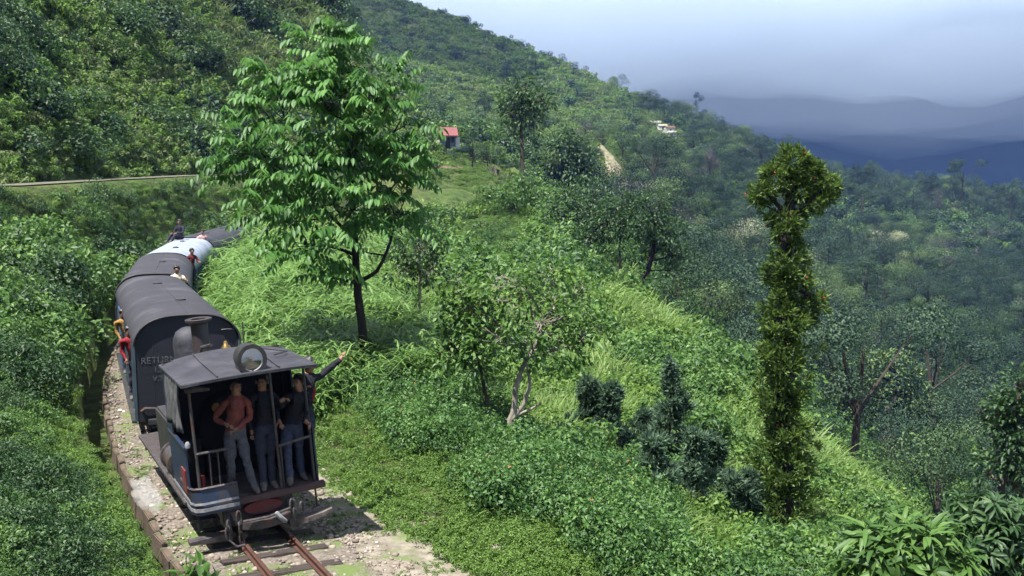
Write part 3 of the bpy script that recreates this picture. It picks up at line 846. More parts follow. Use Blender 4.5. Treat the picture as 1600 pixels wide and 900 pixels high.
    for sx in (-1, 1):
        mb = MB(); mb.span(sx * 0.40, sx * 0.86, 1.5, 3.2, 0.66, 1.42); mb.build('side_tank', M_black, L, bevel=0.03)
        mb = MB(); mb.span(sx * 0.40, sx * 0.98, 0.35, 5.0, 0.56, 0.60); mb.build('running_board', M_iron, L)
        # outside frame, cylinder, rods, wheels
        mb = MB(); mb.span(sx * 0.46, sx * 0.50, 0.35, 4.9, 0.28, 0.56); mb.build('frame', M_black, L)
        mb = MB(); mb.lathe([(0, -0.38), (0.12, -0.38), (0.13, -0.33), (0.21, -0.32), (0.22, -0.27), (0.185, -0.26), (0.185, 0.26), (0.22, 0.27), (0.22, 0.32), (0, 0.32)], (sx * 0.80, 1.75, 0.86), 'y', 20)
        cy = mb.build('cylinder', M_iron, L, smooth=True)
        mb = MB(); mb.lathe([(0.14, -0.30), (0.16, -0.345), (0.10, -0.35)], (sx * 0.80, 1.75, 0.86), 'y', 18); mb.build('cover_ring', M_copper, cy, smooth=True)
        mb = MB(); mb.tube([(sx * 0.72, 2.0, 0.42), (sx * 0.72, 3.9, 0.40)], 0.03, 6); mb.build('side_rod', M_iron, L, smooth=True)
        for y in (1.05, 2.6, 4.0):
            mb = MB(); mb.lathe([(0.0, -0.05), (0.30, -0.05), (0.33, -0.03), (0.33, 0.03), (0.35, 0.035), (0.35, 0.055), (0.0, 0.055)], (sx * 0.325, y, 0.33), 'x', 22)
            wh = mb.build('wheel', M_black, L, smooth=True)
            mb = MB(); mb.lathe([(0, 0.0), (0.06, 0.0), (0.06, sx * 0.30), (0, sx * 0.31)], (sx * 0.36, y, 0.33), 'x', 10); mb.build('crank', M_iron, wh, smooth=True)
    # front below the footplate: beam, red plate, bumper, hooks, chains, sweepers
    mb = MB(); mb.span(-0.52, 0.52, 0.02, 0.30, 0.22, 0.545); mb.build('buffer_beam', M_black, L, bevel=0.02)
    mb = MB(); mb.lathe([(0.0, -0.03), (0.27, -0.03), (0.30, 0.0), (0.30, 0.03)], (0.06, 0, 0), 'y', 26); mb.v = [(x, y - 0.01, 0.44 + z * 0.33) for x, y, z in mb.v]; mb.build('red_plate', M_red, L, smooth=True)
    mb = MB()
    xs = np.linspace(-0.34, 0.42, 9)
    poly = [(x, -0.32 + 0.16 * ((x - 0.04) / 0.4) ** 2) for x in xs]
    V = []
    for x, y in poly: V += [(x, y, 0.22), (x, y, 0.33), (x, y + 0.10, 0.345), (x, y + 0.10, 0.21)]
    fs = [(i * 4 + j, i * 4 + (j + 1) % 4, (i + 1) * 4 + (j + 1) % 4, (i + 1) * 4 + j) for i in range(8) for j in range(4)] + [(3, 2, 1, 0), (32, 33, 34, 35)]
    mb.add(V, fs); bp_ = mb.build('bumper', M_iron, L, bevel=0.008)
    mb = MB(); mb.span(-0.08, 0.16, -0.16, 0.03, 0.24, 0.32); mb.build('bumper_arm', M_black, bp_)
    mb = MB(); mb.tube([(-0.30, -0.28, 0.365), (0.05, -0.34, 0.375), (0.40, -0.24, 0.40)], 0.018, 7); mb.build('draw_bar', M_iron, bp_, smooth=True)
    mb = MB(); mb.tube([(0.16, -0.36, 0.42), (0.20, -0.37, 0.36), (0.27, -0.37, 0.28), (0.30, -0.36, 0.27)], [0.03, 0.035, 0.035, 0.02], 8); mb.build('draw_hook', M_cream, bp_, smooth=True)
    def link_ring(c, rx, rz, r, name, ax=0.0):
        pts = [(c[0] + rx * math.cos(a) * math.cos(ax), c[1] + rx * math.cos(a) * math.sin(ax), c[2] + rz * math.sin(a)) for a in np.linspace(0, 2 * math.pi, 13)]
        m2 = MB(); m2.tube(pts, r, 6, cap=False); return m2.build(name, M_iron, L, smooth=True)
    for (x, z, rx, rz, ax) in ((-0.34, 0.40, 0.035, 0.10, 0.2), (-0.345, 0.25, 0.04, 0.10, 1.2), (-0.33, 0.11, 0.035, 0.09, 0.3), (-0.52, 0.22, 0.035, 0.09, 0.5), (-0.50, 0.33, 0.045, 0.07, 1.0), (0.44, 0.42, 0.035, 0.09, 0.4), (0.46, 0.29, 0.04, 0.09, 1.1), (0.58, 0.36, 0.035, 0.08, 0.5)):
        link_ring((x, -0.20, z), rx, rz, 0.014, 'chain_link', ax)
    mb = MB(); mb.tube([(-0.52, -0.2, 0.14), (-0.42, -0.24, 0.03), (-0.30, -0.24, 0.03)], 0.016, 6); mb.build('coupling_hook', M_iron, L, smooth=True)
    for sx in (-1, 1):
        # curved rail sweeper
        mb = MB(); V = []; n = 8
        for i in range(n + 1):
            t = i / n; x = sx * (0.42 + 0.62 * t)
            z = (0.13 + (0.10 * t * t if sx > 0 else 0.02 * t)); y = -0.06 - 0.22 * t * (1 - 0.4 * t) * (1 if sx > 0 else 0.3)
            w = 0.10 * (1 - 0.55 * t)
            V += [(x, y, z - w * 0.5), (x, y, z + w * 0.5), (x, y + 0.12, z + w * 0.5 + 0.02), (x, y + 0.12, z - w * 0.5)]
        fs = [(i * 4 + j, i * 4 + (j + 1) % 4, (i + 1) * 4 + (j + 1) % 4, (i + 1) * 4 + j) for i in range(n) for j in range(4)] + [(3, 2, 1, 0), tuple(4 * n + j for j in range(4))]
        mb.add(V, fs); mb.build('rail_sweeper', M_iron if sx < 0 else M_plate, L, smooth=True)
        mb = MB(); mb.tube([(sx * 0.42, 0.05, 0.5), (sx * 0.45, -0.02, 0.15)], 0.03, 6); mb.build('sweeper_arm', M_black, L, smooth=True)
        mb = MB(); mb.tube([(sx * 0.86, 0.0, 0.56), (sx * 0.87, 0.02, 0.26), (sx * 0.80, 0.0, 0.26)], 0.015, 6); mb.build('step_iron', M_black, L, smooth=True)
    # hoses
    mb = MB(); mb.tube([(-0.46, 0.0, 0.50), (-0.48, -0.12, 0.36), (-0.46, -0.14, 0.20), (-0.40, -0.06, 0.14)], 0.03, 8); mb.build('brake_hose', M_black, L, smooth=True)
build_loco()

def roof_z(x, hw, zs, rise, p=3.2):
    return zs + rise * (1 - min(1, abs(x / hw)) ** p) ** (1 / 1.7)

def text_mesh(body, size, mat, parent, loc, rot, ext=0.002):
    cu = bpy.data.curves.new('txt', 'FONT'); cu.body = body; cu.size = size; cu.extrude = ext; cu.align_x = 'LEFT'
    t = bpy.data.objects.new('txt', cu); COL.objects.link(t)
    dg = bpy.context.evaluated_depsgraph_get()
    me = bpy.data.meshes.new_from_object(t.evaluated_get(dg))
    bpy.data.objects.remove(t); bpy.data.curves.remove(cu)
    me.name = 'lettering'
    o = link_mesh('lettering', me, mat, parent)
    o.location = loc; o.rotation_euler = rot
    return o

def build_coach(name, label, s0, s1, m_roof, m_side, m_end, windows=True, vents=3, hw=0.97, roof_top=2.50, van=False, m_frame=None, roll=0.0):
    p0, _ = track(s0); p1, _ = track(s1)
    h = math.atan2(-(p1[0] - p0[0]), p1[1] - p0[1]); Ln = float(np.hypot(p1[0] - p0[0], p1[1] - p0[1]))
    root = empty(name, tuple(p0), h); root.rotation_euler = (math.atan2(p1[2] - p0[2], Ln), R(-roll), h)
    tag(root, label, 'coach')
    zs, rise = 1.98, roof_top - 1.98
    prof_ = [(x, roof_z(x, hw + 0.03, zs, rise)) for x in np.sin(np.linspace(-math.pi / 2, math.pi / 2, 25)) * (hw + 0.03)]
    # roof shell
    V = []; fs = []; n = len(prof_); ny = 10
    for k, off in ((0, 0.0), (1, -0.03)):
        for j in range(ny + 1):
            y = -0.05 + (Ln + 0.10) * j / ny
            for (x, z) in prof_: V.append((x * (1 if k == 0 else 0.985), y, z + off))
    N = (ny + 1) * n
    for j in range(ny):
        for i in range(n - 1):
            a = j * n + i; fs.append((a, a + 1, a + n + 1, a + n)); fs.append((N + a, N + a + n, N + a + n + 1, N + a + 1))
    for i in range(n - 1):
        fs.append((i, N + i, N + i + 1, i + 1)); a = ny * n + i; fs.append((a, a + 1, N + a + 1, N + a))
    for j in range(ny):
        a = j * n; fs.append((a, a + n, N + a + n, N + a)); a = j * n + n - 1; fs.append((a, N + a, N + a + n, a + n))
    rf = MB().add(V, fs).build('roof', m_roof, root, smooth=True)
    mb = MB(); mb.tube([(x, -0.055, z - 0.012) for x, z in prof_], 0.018, 6); mb.build('roof_beading', M_black, rf, smooth=True)
    mb = MB(); mb.tube([(x, Ln + 0.055, z - 0.012) for x, z in prof_], 0.018, 6); mb.build('roof_beading', M_black, rf, smooth=True)
    mb = MB(); mb.tube([(0.03, 0.0, roof_top + 0.001), (0.05, Ln * 0.3, roof_top + 0.002), (0.02, Ln * 0.6, roof_top + 0.001), (0.05, Ln, roof_top + 0.001)], 0.009, 5); mb.build('roof_seam', m_roof, rf)
    for k in range(vents):
        y = Ln * (k + 0.6) / (vents + 0.2)
        mb = MB(); mb.lathe([(0.11, -0.02), (0.11, 0.035), (0.06, 0.055), (0.0, 0.06)], (-0.05 if k % 2 else 0.12, y, roof_top - 0.01), 'z', 12); mb.build('roof_vent', M_black, rf, smooth=True)
    # ends
    inner = [(x * 0.965, z - 0.035) for x, z in prof_]
    for e, (y0, y1) in enumerate(((0.0, 0.05), (Ln - 0.05, Ln))):
        poly = [(-hw * 0.99, 0.55)] + inner + [(hw * 0.99, 0.55)]
        mb = MB(); mb.prism(poly, y0, y1); en = mb.build('end_wall', m_end, root)
        if e == 0:
            for sx in (-1, 1):
                m2 = MB(); m2.span(sx * 0.93, sx * 0.975, -0.015, -0.002, 0.56, 1.98); m2.build('corner_strip', m_side, en)
            for x in (-0.62, -0.30, 0.02, 0.34, 0.66):
                m2 = MB(); m2.span(x - 0.004, x + 0.004, -0.005, -0.001, 0.58, 2.2 if abs(x) < 0.6 else 2.05); m2.build('plank_joint', M_black, en)
            m2 = MB(); m2.tube([(0.62, -0.02, 2.17), (0.72, -0.05, 2.18), (0.86, -0.02, 2.17)], 0.012, 6); m2.build('hand_grip', M_iron, en, smooth=True)
            m2 = MB(); m2.tube([(-0.86, -0.03, 0.75), (-0.80, -0.06, 0.80), (-0.6, -0.05, 0.78), (-0.5, -0.05, 0.66)], 0.03, 7); m2.build('pipe', M_iron, en, smooth=True)
            m2 = MB(); m2.span(-0.75, 0.75, -0.16, -0.003, 0.50, 0.60); m2.build('headstock', M_black, en, bevel=0.01)
    # sides
    z0, zw0, zw1, z1 = 0.55, 1.26, 1.86, 2.02
    nwin = max(1, int((Ln - 1.0) / 0.78)) if windows else 0
    for sx in (-1, 1):
        mb = MB(); xo, xi = sx * hw, sx * (hw - 0.04)
        if not windows:
            if sx < 0:      # open doorways on the bank side
                for ya, yb in ((0.052, 1.9), (2.6, 5.3), (6.0, Ln - 0.052)): mb.span(xo, xi, ya, yb, z0, z1)
                for ya, yb in ((1.9, 2.6), (5.3, 6.0)): mb.span(xo, xi, ya, yb, 1.93, z1)
            else:
                mb.span(xo, xi, 0.052, Ln - 0.052, z0, z1)
            sd = mb.build('side_wall', m_side, root)
            for k in range(int(Ln / 0.9)):
                m2 = MB(); m2.span(xo + sx * 0.001, xo + sx * 0.016, 0.45 + k * 0.9 - 0.02, 0.45 + k * 0.9 + 0.02, z0, z1); m2.build('batten', m_side, sd)
            m2 = MB(); m2.span(xo + sx * 0.018, xo + sx * 0.045, Ln * 0.62, Ln * 0.78, z0 + 0.05, z1 - 0.08); dr = m2.build('sliding_door', M_coach, sd)
            m2 = MB(); m2.tube([(xo + sx * 0.06, Ln * 0.64, 1.0), (xo + sx * 0.06, Ln * 0.64, 1.4)], 0.015, 6); m2.build('handle', M_iron, dr)
        else:
            mb.span(xo, xi, 0.052, Ln - 0.052, z0, zw0); mb.span(xo, xi, 0.052, Ln - 0.052, zw1, z1)
            pit = (Ln - 1.0) / nwin; e_ = 0.5
            edges = [0.052]
            for k in range(nwin): edges += [e_ + k * pit + 0.09, e_ + (k + 1) * pit - 0.09]
            edges += [Ln - 0.052]
            for k in range(0, len(edges), 2): mb.span(xo, xi, edges[k], edges[k + 1], zw0, zw1)
            sd = mb.build('side_wall', m_side, root)
            m2 = MB(); m2.span(xo + sx * 0.001, xo + sx * 0.02, 0.06, Ln - 0.06, 1.19, 1.235); m2.build('waist_rail', m_frame or M_cream, sd)
            for k in range(nwin):
                ya, yb = e_ + k * pit + 0.09, e_ + (k + 1) * pit - 0.09
                f = MB(); q = 0.03
                f.span(xo + sx * 0.012, xi, ya, ya + q, zw0, zw1); f.span(xo + sx * 0.012, xi, yb - q, yb, zw0, zw1)
                f.span(xo + sx * 0.012, xi, ya + q, yb - q, zw0, zw0 + q); f.span(xo + sx * 0.012, xi, ya + q, yb - q, zw1 - q, zw1)
                fr = f.build('window', m_frame or M_coach, root)
                g = MB(); g.span(xo - sx * 0.02, xo - sx * 0.028, ya + q, yb - q, zw0 + q, zw0 + (0.3 if k % 3 else 0.57)); g.build('pane', M_glass, fr)
            for yd in (0.30, Ln - 0.30):
                m2 = MB(); m2.tube([(xo + sx * 0.05, yd, 0.9), (xo + sx * 0.05, yd, 1.7)], 0.014, 6); m2.build('grab_rail', M_iron, sd, smooth=True)
        m2 = MB(); m2.span(sx * hw, sx * (hw + 0.09), 0.3, Ln - 0.3, 0.47, 0.51); m2.build('footboard', M_black, root)
    # floor, frame, wheels
    mb = MB(); mb.span(-hw + 0.045, hw - 0.045, 0.055, Ln - 0.055, 0.46, 0.56); mb.build('underframe', M_black, root)
    for yc in (1.3, Ln - 1.3):
        mb = MB(); mb.span(-0.5, 0.5, yc - 0.6, yc + 0.6, 0.26, 0.40); bg = mb.build('bogie', M_black, root)
        for sx in (-1, 1):
            for dy in (-0.42, 0.42):
                m2 = MB(); m2.lathe([(0.0, -0.045), (0.21, -0.045), (0.24, -0.03), (0.24, 0.03), (0.255, 0.035), (0.255, 0.05), (0, 0.05)], (sx * 0.325, yc + dy, 0.245), 'x', 18); m2.build('wheel', M_black, bg, smooth=True)
    # couplings
    for y, dy in ((0.0, -0.26), (Ln, 0.26)):
        mb = MB(); mb.tube([(0, y, 0.42), (0, y + dy, 0.42)], 0.05, 8); mb.lathe([(0.0, 0), (0.12, 0), (0.13, 0.02), (0.13, 0.05), (0, 0.05)], (0, y + dy - 0.025, 0.42), 'y', 14); mb.build('coupling', M_iron, root, smooth=True)
    return root, Ln

van, VL = build_coach('luggage_van', 'dark windowless van with chalky RETURN lettering behind the engine', 5.95, 15.9, M_roof2, M_teal, M_vanend, windows=False, vents=2, van=True, roll=0.8, hw=0.93)
text_mesh('RETURN', 0.17, M_letter, van, (-0.84, -0.008, 1.62), (math.pi / 2, 0, 0))
text_mesh('1.SB', 0.15, M_letter, van, (-0.62, -0.008, 1.45), (math.pi / 2, 0, 0))
text_mesh('V.TDH', 0.13, M_letter, van, (-0.64, -0.008, 1.29), (math.pi / 2, 0, 0))
mb = MB(); mb.tube([(-0.18, -0.006, 1.84), (-0.08, -0.006, 1.85), (0.0, -0.006, 1.90), (-0.02, -0.006, 1.98), (-0.1, -0.006, 2.02)], 0.006, 5); mb.build('chalk_mark', M_letter, van)
mb = MB(); mb.lathe([(0, -0.012), (0.02, -0.012), (0.022, -0.003)], (-0.14, 0, 1.95), 'y', 10); mb.build('rivet_plate', M_cream, van)
c2, C2L = build_coach('passenger_coach', 'blue coach with a dark grey roof, coupled behind the van', 16.55, 24.9, M_roof2, M_coach, M_vanend, vents=1, roof_top=2.52, roll=0.5)
c3, C3L = build_coach('passenger_coach', 'blue coach with a pale bluish-white roof', 25.5, 34.3, M_roof3, M_coach, M_coach, vents=2, roof_top=2.52)
c4, C4L = build_coach('passenger_coach', 'last visible coach, grey roofed with a long blue side', 34.9, 44.6, M_roof, M_coach, M_coach, vents=2, roof_top=2.55)
# ------------------------------------------------------------------ people
M_skin = surf('brown skin', (0.24, 0.12, 0.075), (0.19, 0.09, 0.055), rough=0.55, scale=12)
M_hair = surf('black hair', (0.012, 0.010, 0.010), (0.02, 0.017, 0.016), rough=0.5, scale=40)
M_shoe = surf('dusty shoe leather', (0.11, 0.095, 0.085), (0.05, 0.042, 0.04), rough=0.7, scale=12)
M_eye = simple('eye', (0.02, 0.015, 0.012), 0.2)
def cloth(name, c, c2=None, sc=14):
    return surf(name, c, c2 or tuple(v * 0.6 for v in c), rough=0.9, scale=sc, bump=0.5, bscale=22, spec=0.15)

def build_person(label, base, facing, shirt, trousers, H=1.65, arms=None, legs=None, lean=(0, 0), head_turn=0.0, pelvis_drop=0.0, shoes=M_shoe, hair_mat=M_hair, sleeves='long', group=None, girth=1.0, cap=None, roll=0.0):
    """base: floor point (world), facing: the heading the figure looks along (rotation about z; 0 looks to -y).
    arms: {'l':(elbow, wrist, hand_dir), 'r':...}; legs: {'l':(knee, ankle), ...} in figure space, x to the picture's right when facing 0"""
    k = H / 1.70
    lx, ly = lean
    pd = pelvis_drop
    J = {}
    J['pel'] = Vector((0, 0, 0.93 - pd)); J['waist'] = Vector((lx * 0.3, ly * 0.3, 1.08 - pd)); J['chest'] = Vector((lx * 0.75, ly * 0.75, 1.28 - pd))
    J['neck0'] = Vector((lx, ly, 1.42 - pd)); J['neck'] = Vector((lx * 1.05, ly * 1.05 - 0.005, 1.485 - pd)); 
    ht = Vector((math.sin(head_turn), -math.cos(head_turn), 0))
    J['jaw'] = J['neck'] + ht * 0.022 + Vector((0, 0, 0.055)); J['head'] = J['neck'] + ht * 0.018 + Vector((0, 0, 0.13)); J['crown'] = J['neck'] + ht * 0.008 + Vector((0, 0, 0.185))
    J['nose'] = J['head'] + ht * 0.105 + Vector((0, 0, -0.028)); 
    Rd = {'pel': (0.155, 0.115), 'waist': (0.135, 0.10), 'chest': (0.16, 0.115), 'neck0': (0.085, 0.075), 'neck': (0.055, 0.055), 'jaw': (0.066, 0.070), 'head': (0.082, 0.096), 'crown': (0.062, 0.072), 'nose': (0.013, 0.013)}
    E = [('pel', 'waist'), ('waist', 'chest'), ('chest', 'neck0'), ('neck0', 'neck'), ('neck', 'jaw'), ('jaw', 'head'), ('head', 'crown'), ('head', 'nose')]
    reg = {('pel', 'waist'): 'shirt', ('waist', 'chest'): 'shirt', ('chest', 'neck0'): 'shirt', ('neck0', 'neck'): 'skin', ('neck', 'jaw'): 'skin', ('jaw', 'head'): 'skin', ('head', 'crown'): 'skin', ('head', 'nose'): 'skin'}
    arms = arms or {}; legs = legs or {}
    for sd, sx in (('l', -1), ('r', 1)):
        sh = J['neck0'] + Vector((sx * 0.17, 0.0, -0.045)); J['sh' + sd] = sh
        a = arms.get(sd) or (Vector((sx * 0.24, 0.03, 1.10 - pd)), Vector((sx * 0.24, -0.08, 0.86 - pd)), Vector((0, -0.3, -1)))
        el, wr, hd = Vector(a[0]), Vector(a[1]), Vector(a[2]).normalized()
        J['el' + sd], J['wr' + sd] = el, wr
        J['pm' + sd] = wr + hd * 0.075
        Rd['sh' + sd] = (0.075, 0.07); Rd['el' + sd] = (0.052, 0.05); Rd['wr' + sd] = (0.032, 0.030); Rd['pm' + sd] = (0.038, 0.022)
        for e, rg in ((('neck0', 'sh' + sd), 'shirt'), (('sh' + sd, 'el' + sd), 'shirt'), (('el' + sd, 'wr' + sd), 'shirt' if sleeves == 'long' else 'skin'), (('wr' + sd, 'pm' + sd), 'skin')):
            E.append(e); reg[e] = rg
        # five fingers, each its own chain rooted in the palm
        fore = (wr - el).normalized()
        sidev = hd.cross(Vector((0, 0, 1)));
        if sidev.length < 0.2: sidev = Vector((1, 0, 0))
        sidev.normalize(); nrm = sidev.cross(hd).normalized() * -1
        curl = a[3] if len(a) > 3 else 0.6
        for q, (off, ln) in enumerate(((-0.028, 0.062), (-0.009, 0.075), (0.010, 0.072), (0.028, 0.055))):
            r0 = J['pm' + sd] + sidev * off * 0.75 + hd * 0.005; r1 = r0 + hd * (ln * 0.55) + sidev * off * 0.3 + nrm * (ln * 0.35 * curl)
            r2 = r1 + (hd * (0.6 - curl * 0.6) + nrm * curl).normalized() * ln * 0.5
            nm = ['f%d%s%d' % (q, sd, z) for z in range(3)]
            for n_, p_, r_ in zip(nm, (r0, r1, r2), (0.010, 0.009, 0.007)): J[n_] = p_; Rd[n_] = (r_, r_)
            for z in range(2): E.append((nm[z], nm[z + 1])); reg[(nm[z], nm[z + 1])] = 'skin'
        t0 = wr + hd * 0.03 + sidev * (-sx * 0.02); t1 = t0 + sidev * (-sx * 0.045) + hd * 0.03; t2 = t1 + hd * 0.035 + nrm * 0.02 * curl
        nm = ['t%s%d' % (sd, z) for z in range(3)]
        for n_, p_, r_ in zip(nm, (t0, t1, t2), (0.012, 0.011, 0.008)): J[n_] = p_; Rd[n_] = (r_, r_)
        for z in range(2): E.append((nm[z], nm[z + 1])); reg[(nm[z], nm[z + 1])] = 'skin'
        hp = Vector((sx * 0.088, 0, 0.88 - pd)); J['hp' + sd] = hp
        lg = legs.get(sd) or (Vector((sx * 0.10, -0.02, 0.48 - pd * 0.5)), Vector((sx * 0.11, 0.03, 0.085)))
        J['kn' + sd], J['an' + sd] = Vector(lg[0]), Vector(lg[1])
        fd = Vector(lg[2]) if len(lg) > 2 else Vector((sx * 0.04, -0.17, -0.045))
        J['he' + sd] = J['an' + sd] + Vector((0, 0.02, -0.045)); J['to' + sd] = J['an' + sd] + fd
        mid = (J['hp' + sd] + J['kn' + sd]) / 2; J['th' + sd] = mid + Vector((0, -0.005, 0))
        Rd['hp' + sd] = (0.095, 0.095); Rd['th' + sd] = (0.086, 0.086); Rd['kn' + sd] = (0.066, 0.068); Rd['an' + sd] = (0.056, 0.058); Rd['he' + sd] = (0.042, 0.04); Rd['to' + sd] = (0.040, 0.028)
        for e, rg in ((('pel', 'hp' + sd), 'tro'), (('hp' + sd, 'th' + sd), 'tro'), (('th' + sd, 'kn' + sd), 'tro'), (('kn' + sd, 'an' + sd), 'tro'), (('an' + sd, 'he' + sd), 'shoe'), (('an' + sd, 'to' + sd), 'shoe')):
            E.append(e); reg[e] = rg
    names = list(J)
    ix = {n_: i for i, n_ in enumerate(names)}
    me = bpy.data.meshes.new('skel')
    me.from_pydata([J[n_] * k for n_ in names], [(ix[a], ix[b]) for a, b in E], [])
    o = bpy.data.objects.new('skel', me); COL.objects.link(o)
    sk = o.modifiers.new('skin', 'SKIN'); sk.use_smooth_shade = True
    for i, n_ in enumerate(names):
        d = me.skin_vertices[0].data[i]
        g = girth if n_ in ('pel', 'waist', 'chest') else 1.0
        d.radius = (Rd[n_][0] * k * g, Rd[n_][1] * k * g)
        d.use_root = n_ == 'pel' or (len(n_) >= 3 and n_[0] in 'ft' and n_[-1] == '0')
    ss = o.modifiers.new('sub', 'SUBSURF'); ss.levels = 2; ss.render_levels = 2
    dg = bpy.context.evaluated_depsgraph_get()
    body = bpy.data.meshes.new_from_object(o.evaluated_get(dg))
    bpy.data.objects.remove(o)
    body.name = 'person'
    body.materials.clear()
    for m in (M_skin, shirt, trousers, shoes): body.materials.append(m)
    mi = {'skin': 0, 'shirt': 1, 'tro': 2, 'shoe': 3}
    nP = len(body.polygons)
    cen = np.zeros(nP * 3); body.polygons.foreach_get('center', cen); cen = cen.reshape(-1, 3)
    best = np.full(nP, 1e9); mt = np.zeros(nP, int)
    for e in E:
        a, b = np.array(J[e[0]] * k), np.array(J[e[1]] * k); ab = b - a
        t = np.clip(((cen - a) @ ab) / (ab @ ab), 0, 1)
        rr = (Rd[e[0]][0] + (Rd[e[1]][0] - Rd[e[0]][0]) * t) * k
        d = np.linalg.norm(cen - (a + t[:, None] * ab), axis=1) - rr
        up = d < best; best[up] = d[up]; mt[up] = mi[reg[e]]
    # trousers begin at the belt
    belt = (0.97 - pd) * k
    tors = (mt == 1) & (cen[:, 2] < belt) & (np.abs(cen[:, 0]) < 0.19 * k) & (np.abs(cen[:, 1]) < 0.16 * k)
    mt[tors] = 2
    # folds and creases in the cloth
    nV = len(body.vertices); co = np.zeros(nV * 3); body.vertices.foreach_get('co', co); co = co.reshape(-1, 3)
    nm_ = np.zeros(nV * 3); body.vertices.foreach_get('normal', nm_); nm_ = nm_.reshape(-1, 3)
    cl = np.zeros(nV); 
    for pl, mm in zip(body.polygons, mt):
        if mm in (1, 2): cl[list(pl.vertices)] = 1
    fold = fbm(co[:, 0] * 9 + co[:, 1] * 6 + H * 7, co[:, 2] * 11 + co[:, 1] * 5, 61, 3) * 0.028 + fbm(co[:, 0] * 26 + co[:, 1] * 19, co[:, 2] * 24, 67, 2) * 0.010
    co += nm_ * (fold * cl)[:, None]
    body.vertices.foreach_set('co', co.ravel())
    body.polygons.foreach_set('material_index', mt.astype(np.int32))
    body.polygons.foreach_set('use_smooth', np.ones(nP, bool))
    P = bpy.data.objects.new('person', body); COL.objects.link(P)
    P.location = base; P.rotation_euler = (0, roll, facing)
    tag(P, label, 'person', group)
    # hair or cap, eyes
    hc = J['head'] * k
    mb = MB(); V = []; fs = []; nu, nv = 14, 8
    for j in range(nv + 1):
        ph = (math.pi * 0.60) * j / nv
        for i in range(nu):
            th = 2 * math.pi * i / nu
            d = Vector((math.sin(ph) * math.cos(th), math.sin(ph) * math.sin(th), math.cos(ph)))
            f = d.dot(Vector((ht.x, ht.y, 0)))
            s_ = 0.097 + 0.006 * math.sin(7 * th + 3 * ph)
            if f > 0.45: d.z = max(d.z, 0.50)
            V.append((hc.x + d.x * s_ * k * 0.98 - ht.x * 0.012 * k, hc.y + d.y * s_ * k * 1.08 - ht.y * 0.012 * k, hc.z + (d.z * (s_ + 0.012) + 0.018) * k))
    for j in range(nv):
        for i in range(nu):
            i2 = (i + 1) % nu; fs.append((j * nu + i, j * nu + i2, (j + 1) * nu + i2, (j + 1) * nu + i))
    mb.add(V, fs); mb.build('cap' if cap else 'hair', cap or hair_mat, P, smooth=True)
    side = Vector((-ht.y, ht.x, 0))
    for sx in (-1, 1):
        c = hc + (ht * 0.083 + side * 0.03 * sx + Vector((0, 0, 0.004))) * k
        m2 = MB(); m2.lathe([(0, -0.009), (0.010, -0.005), (0.012, 0.0), (0.010, 0.005), (0, 0.009)], c, 'z', 8); m2.build('eye', M_eye, P, smooth=True)
        c = hc + (side * 0.086 * sx + Vector((0, 0, -0.008))) * k
        m2 = MB(); m2.lathe([(0, -0.03), (0.012, -0.018), (0.014, 0.012), (0.0, 0.03)], c, 'z', 8); m2.build('ear', M_skin, P, smooth=True)
    m2 = MB(); c = hc + (ht * 0.088 + Vector((0, 0, -0.062))) * k; m2.tube([c - side * 0.022, c + ht * 0.004, c + side * 0.022], 0.005, 6); m2.build('mouth', surf_cache['lip'], P, smooth=True)
    return P

surf_cache = {'lip': surf('lips', (0.14, 0.05, 0.04), (0.12, 0.05, 0.04), rough=0.5)}
lh = float(track(2.2)[1])
def on_loco(x, y, z):
    return tuple(loco.matrix_basis @ Vector((x, y, z)))
C_black = cloth('black wool jacket', (0.012, 0.012, 0.016), (0.020, 0.020, 0.025))
C_red = cloth('brick red shirt', (0.22, 0.065, 0.052), (0.13, 0.04, 0.034))
C_grey = cloth('pale grey trousers', (0.11, 0.112, 0.13), (0.06, 0.06, 0.072))
C_navy = cloth('dusty navy trousers', (0.035, 0.038, 0.06), (0.024, 0.026, 0.04))
C_jean = cloth('blue jeans', (0.055, 0.065, 0.105), (0.034, 0.04, 0.065))
C_white = cloth('off white shirt', (0.62, 0.56, 0.42), (0.45, 0.40, 0.30))
C_maroon = cloth('maroon jersey', (0.12, 0.022, 0.022), (0.07, 0.018, 0.02))
C_pink = cloth('pink shirt', (0.55, 0.33, 0.32), (0.40, 0.24, 0.23))
C_slate = cloth('dark slate clothes', (0.035, 0.035, 0.055), (0.022, 0.022, 0.035))
C_scarlet = cloth('scarlet jersey', (0.26, 0.025, 0.03), (0.17, 0.02, 0.025))
C_yellow = cloth('yellow jersey', (0.34, 0.20, 0.06), (0.24, 0.13, 0.05))

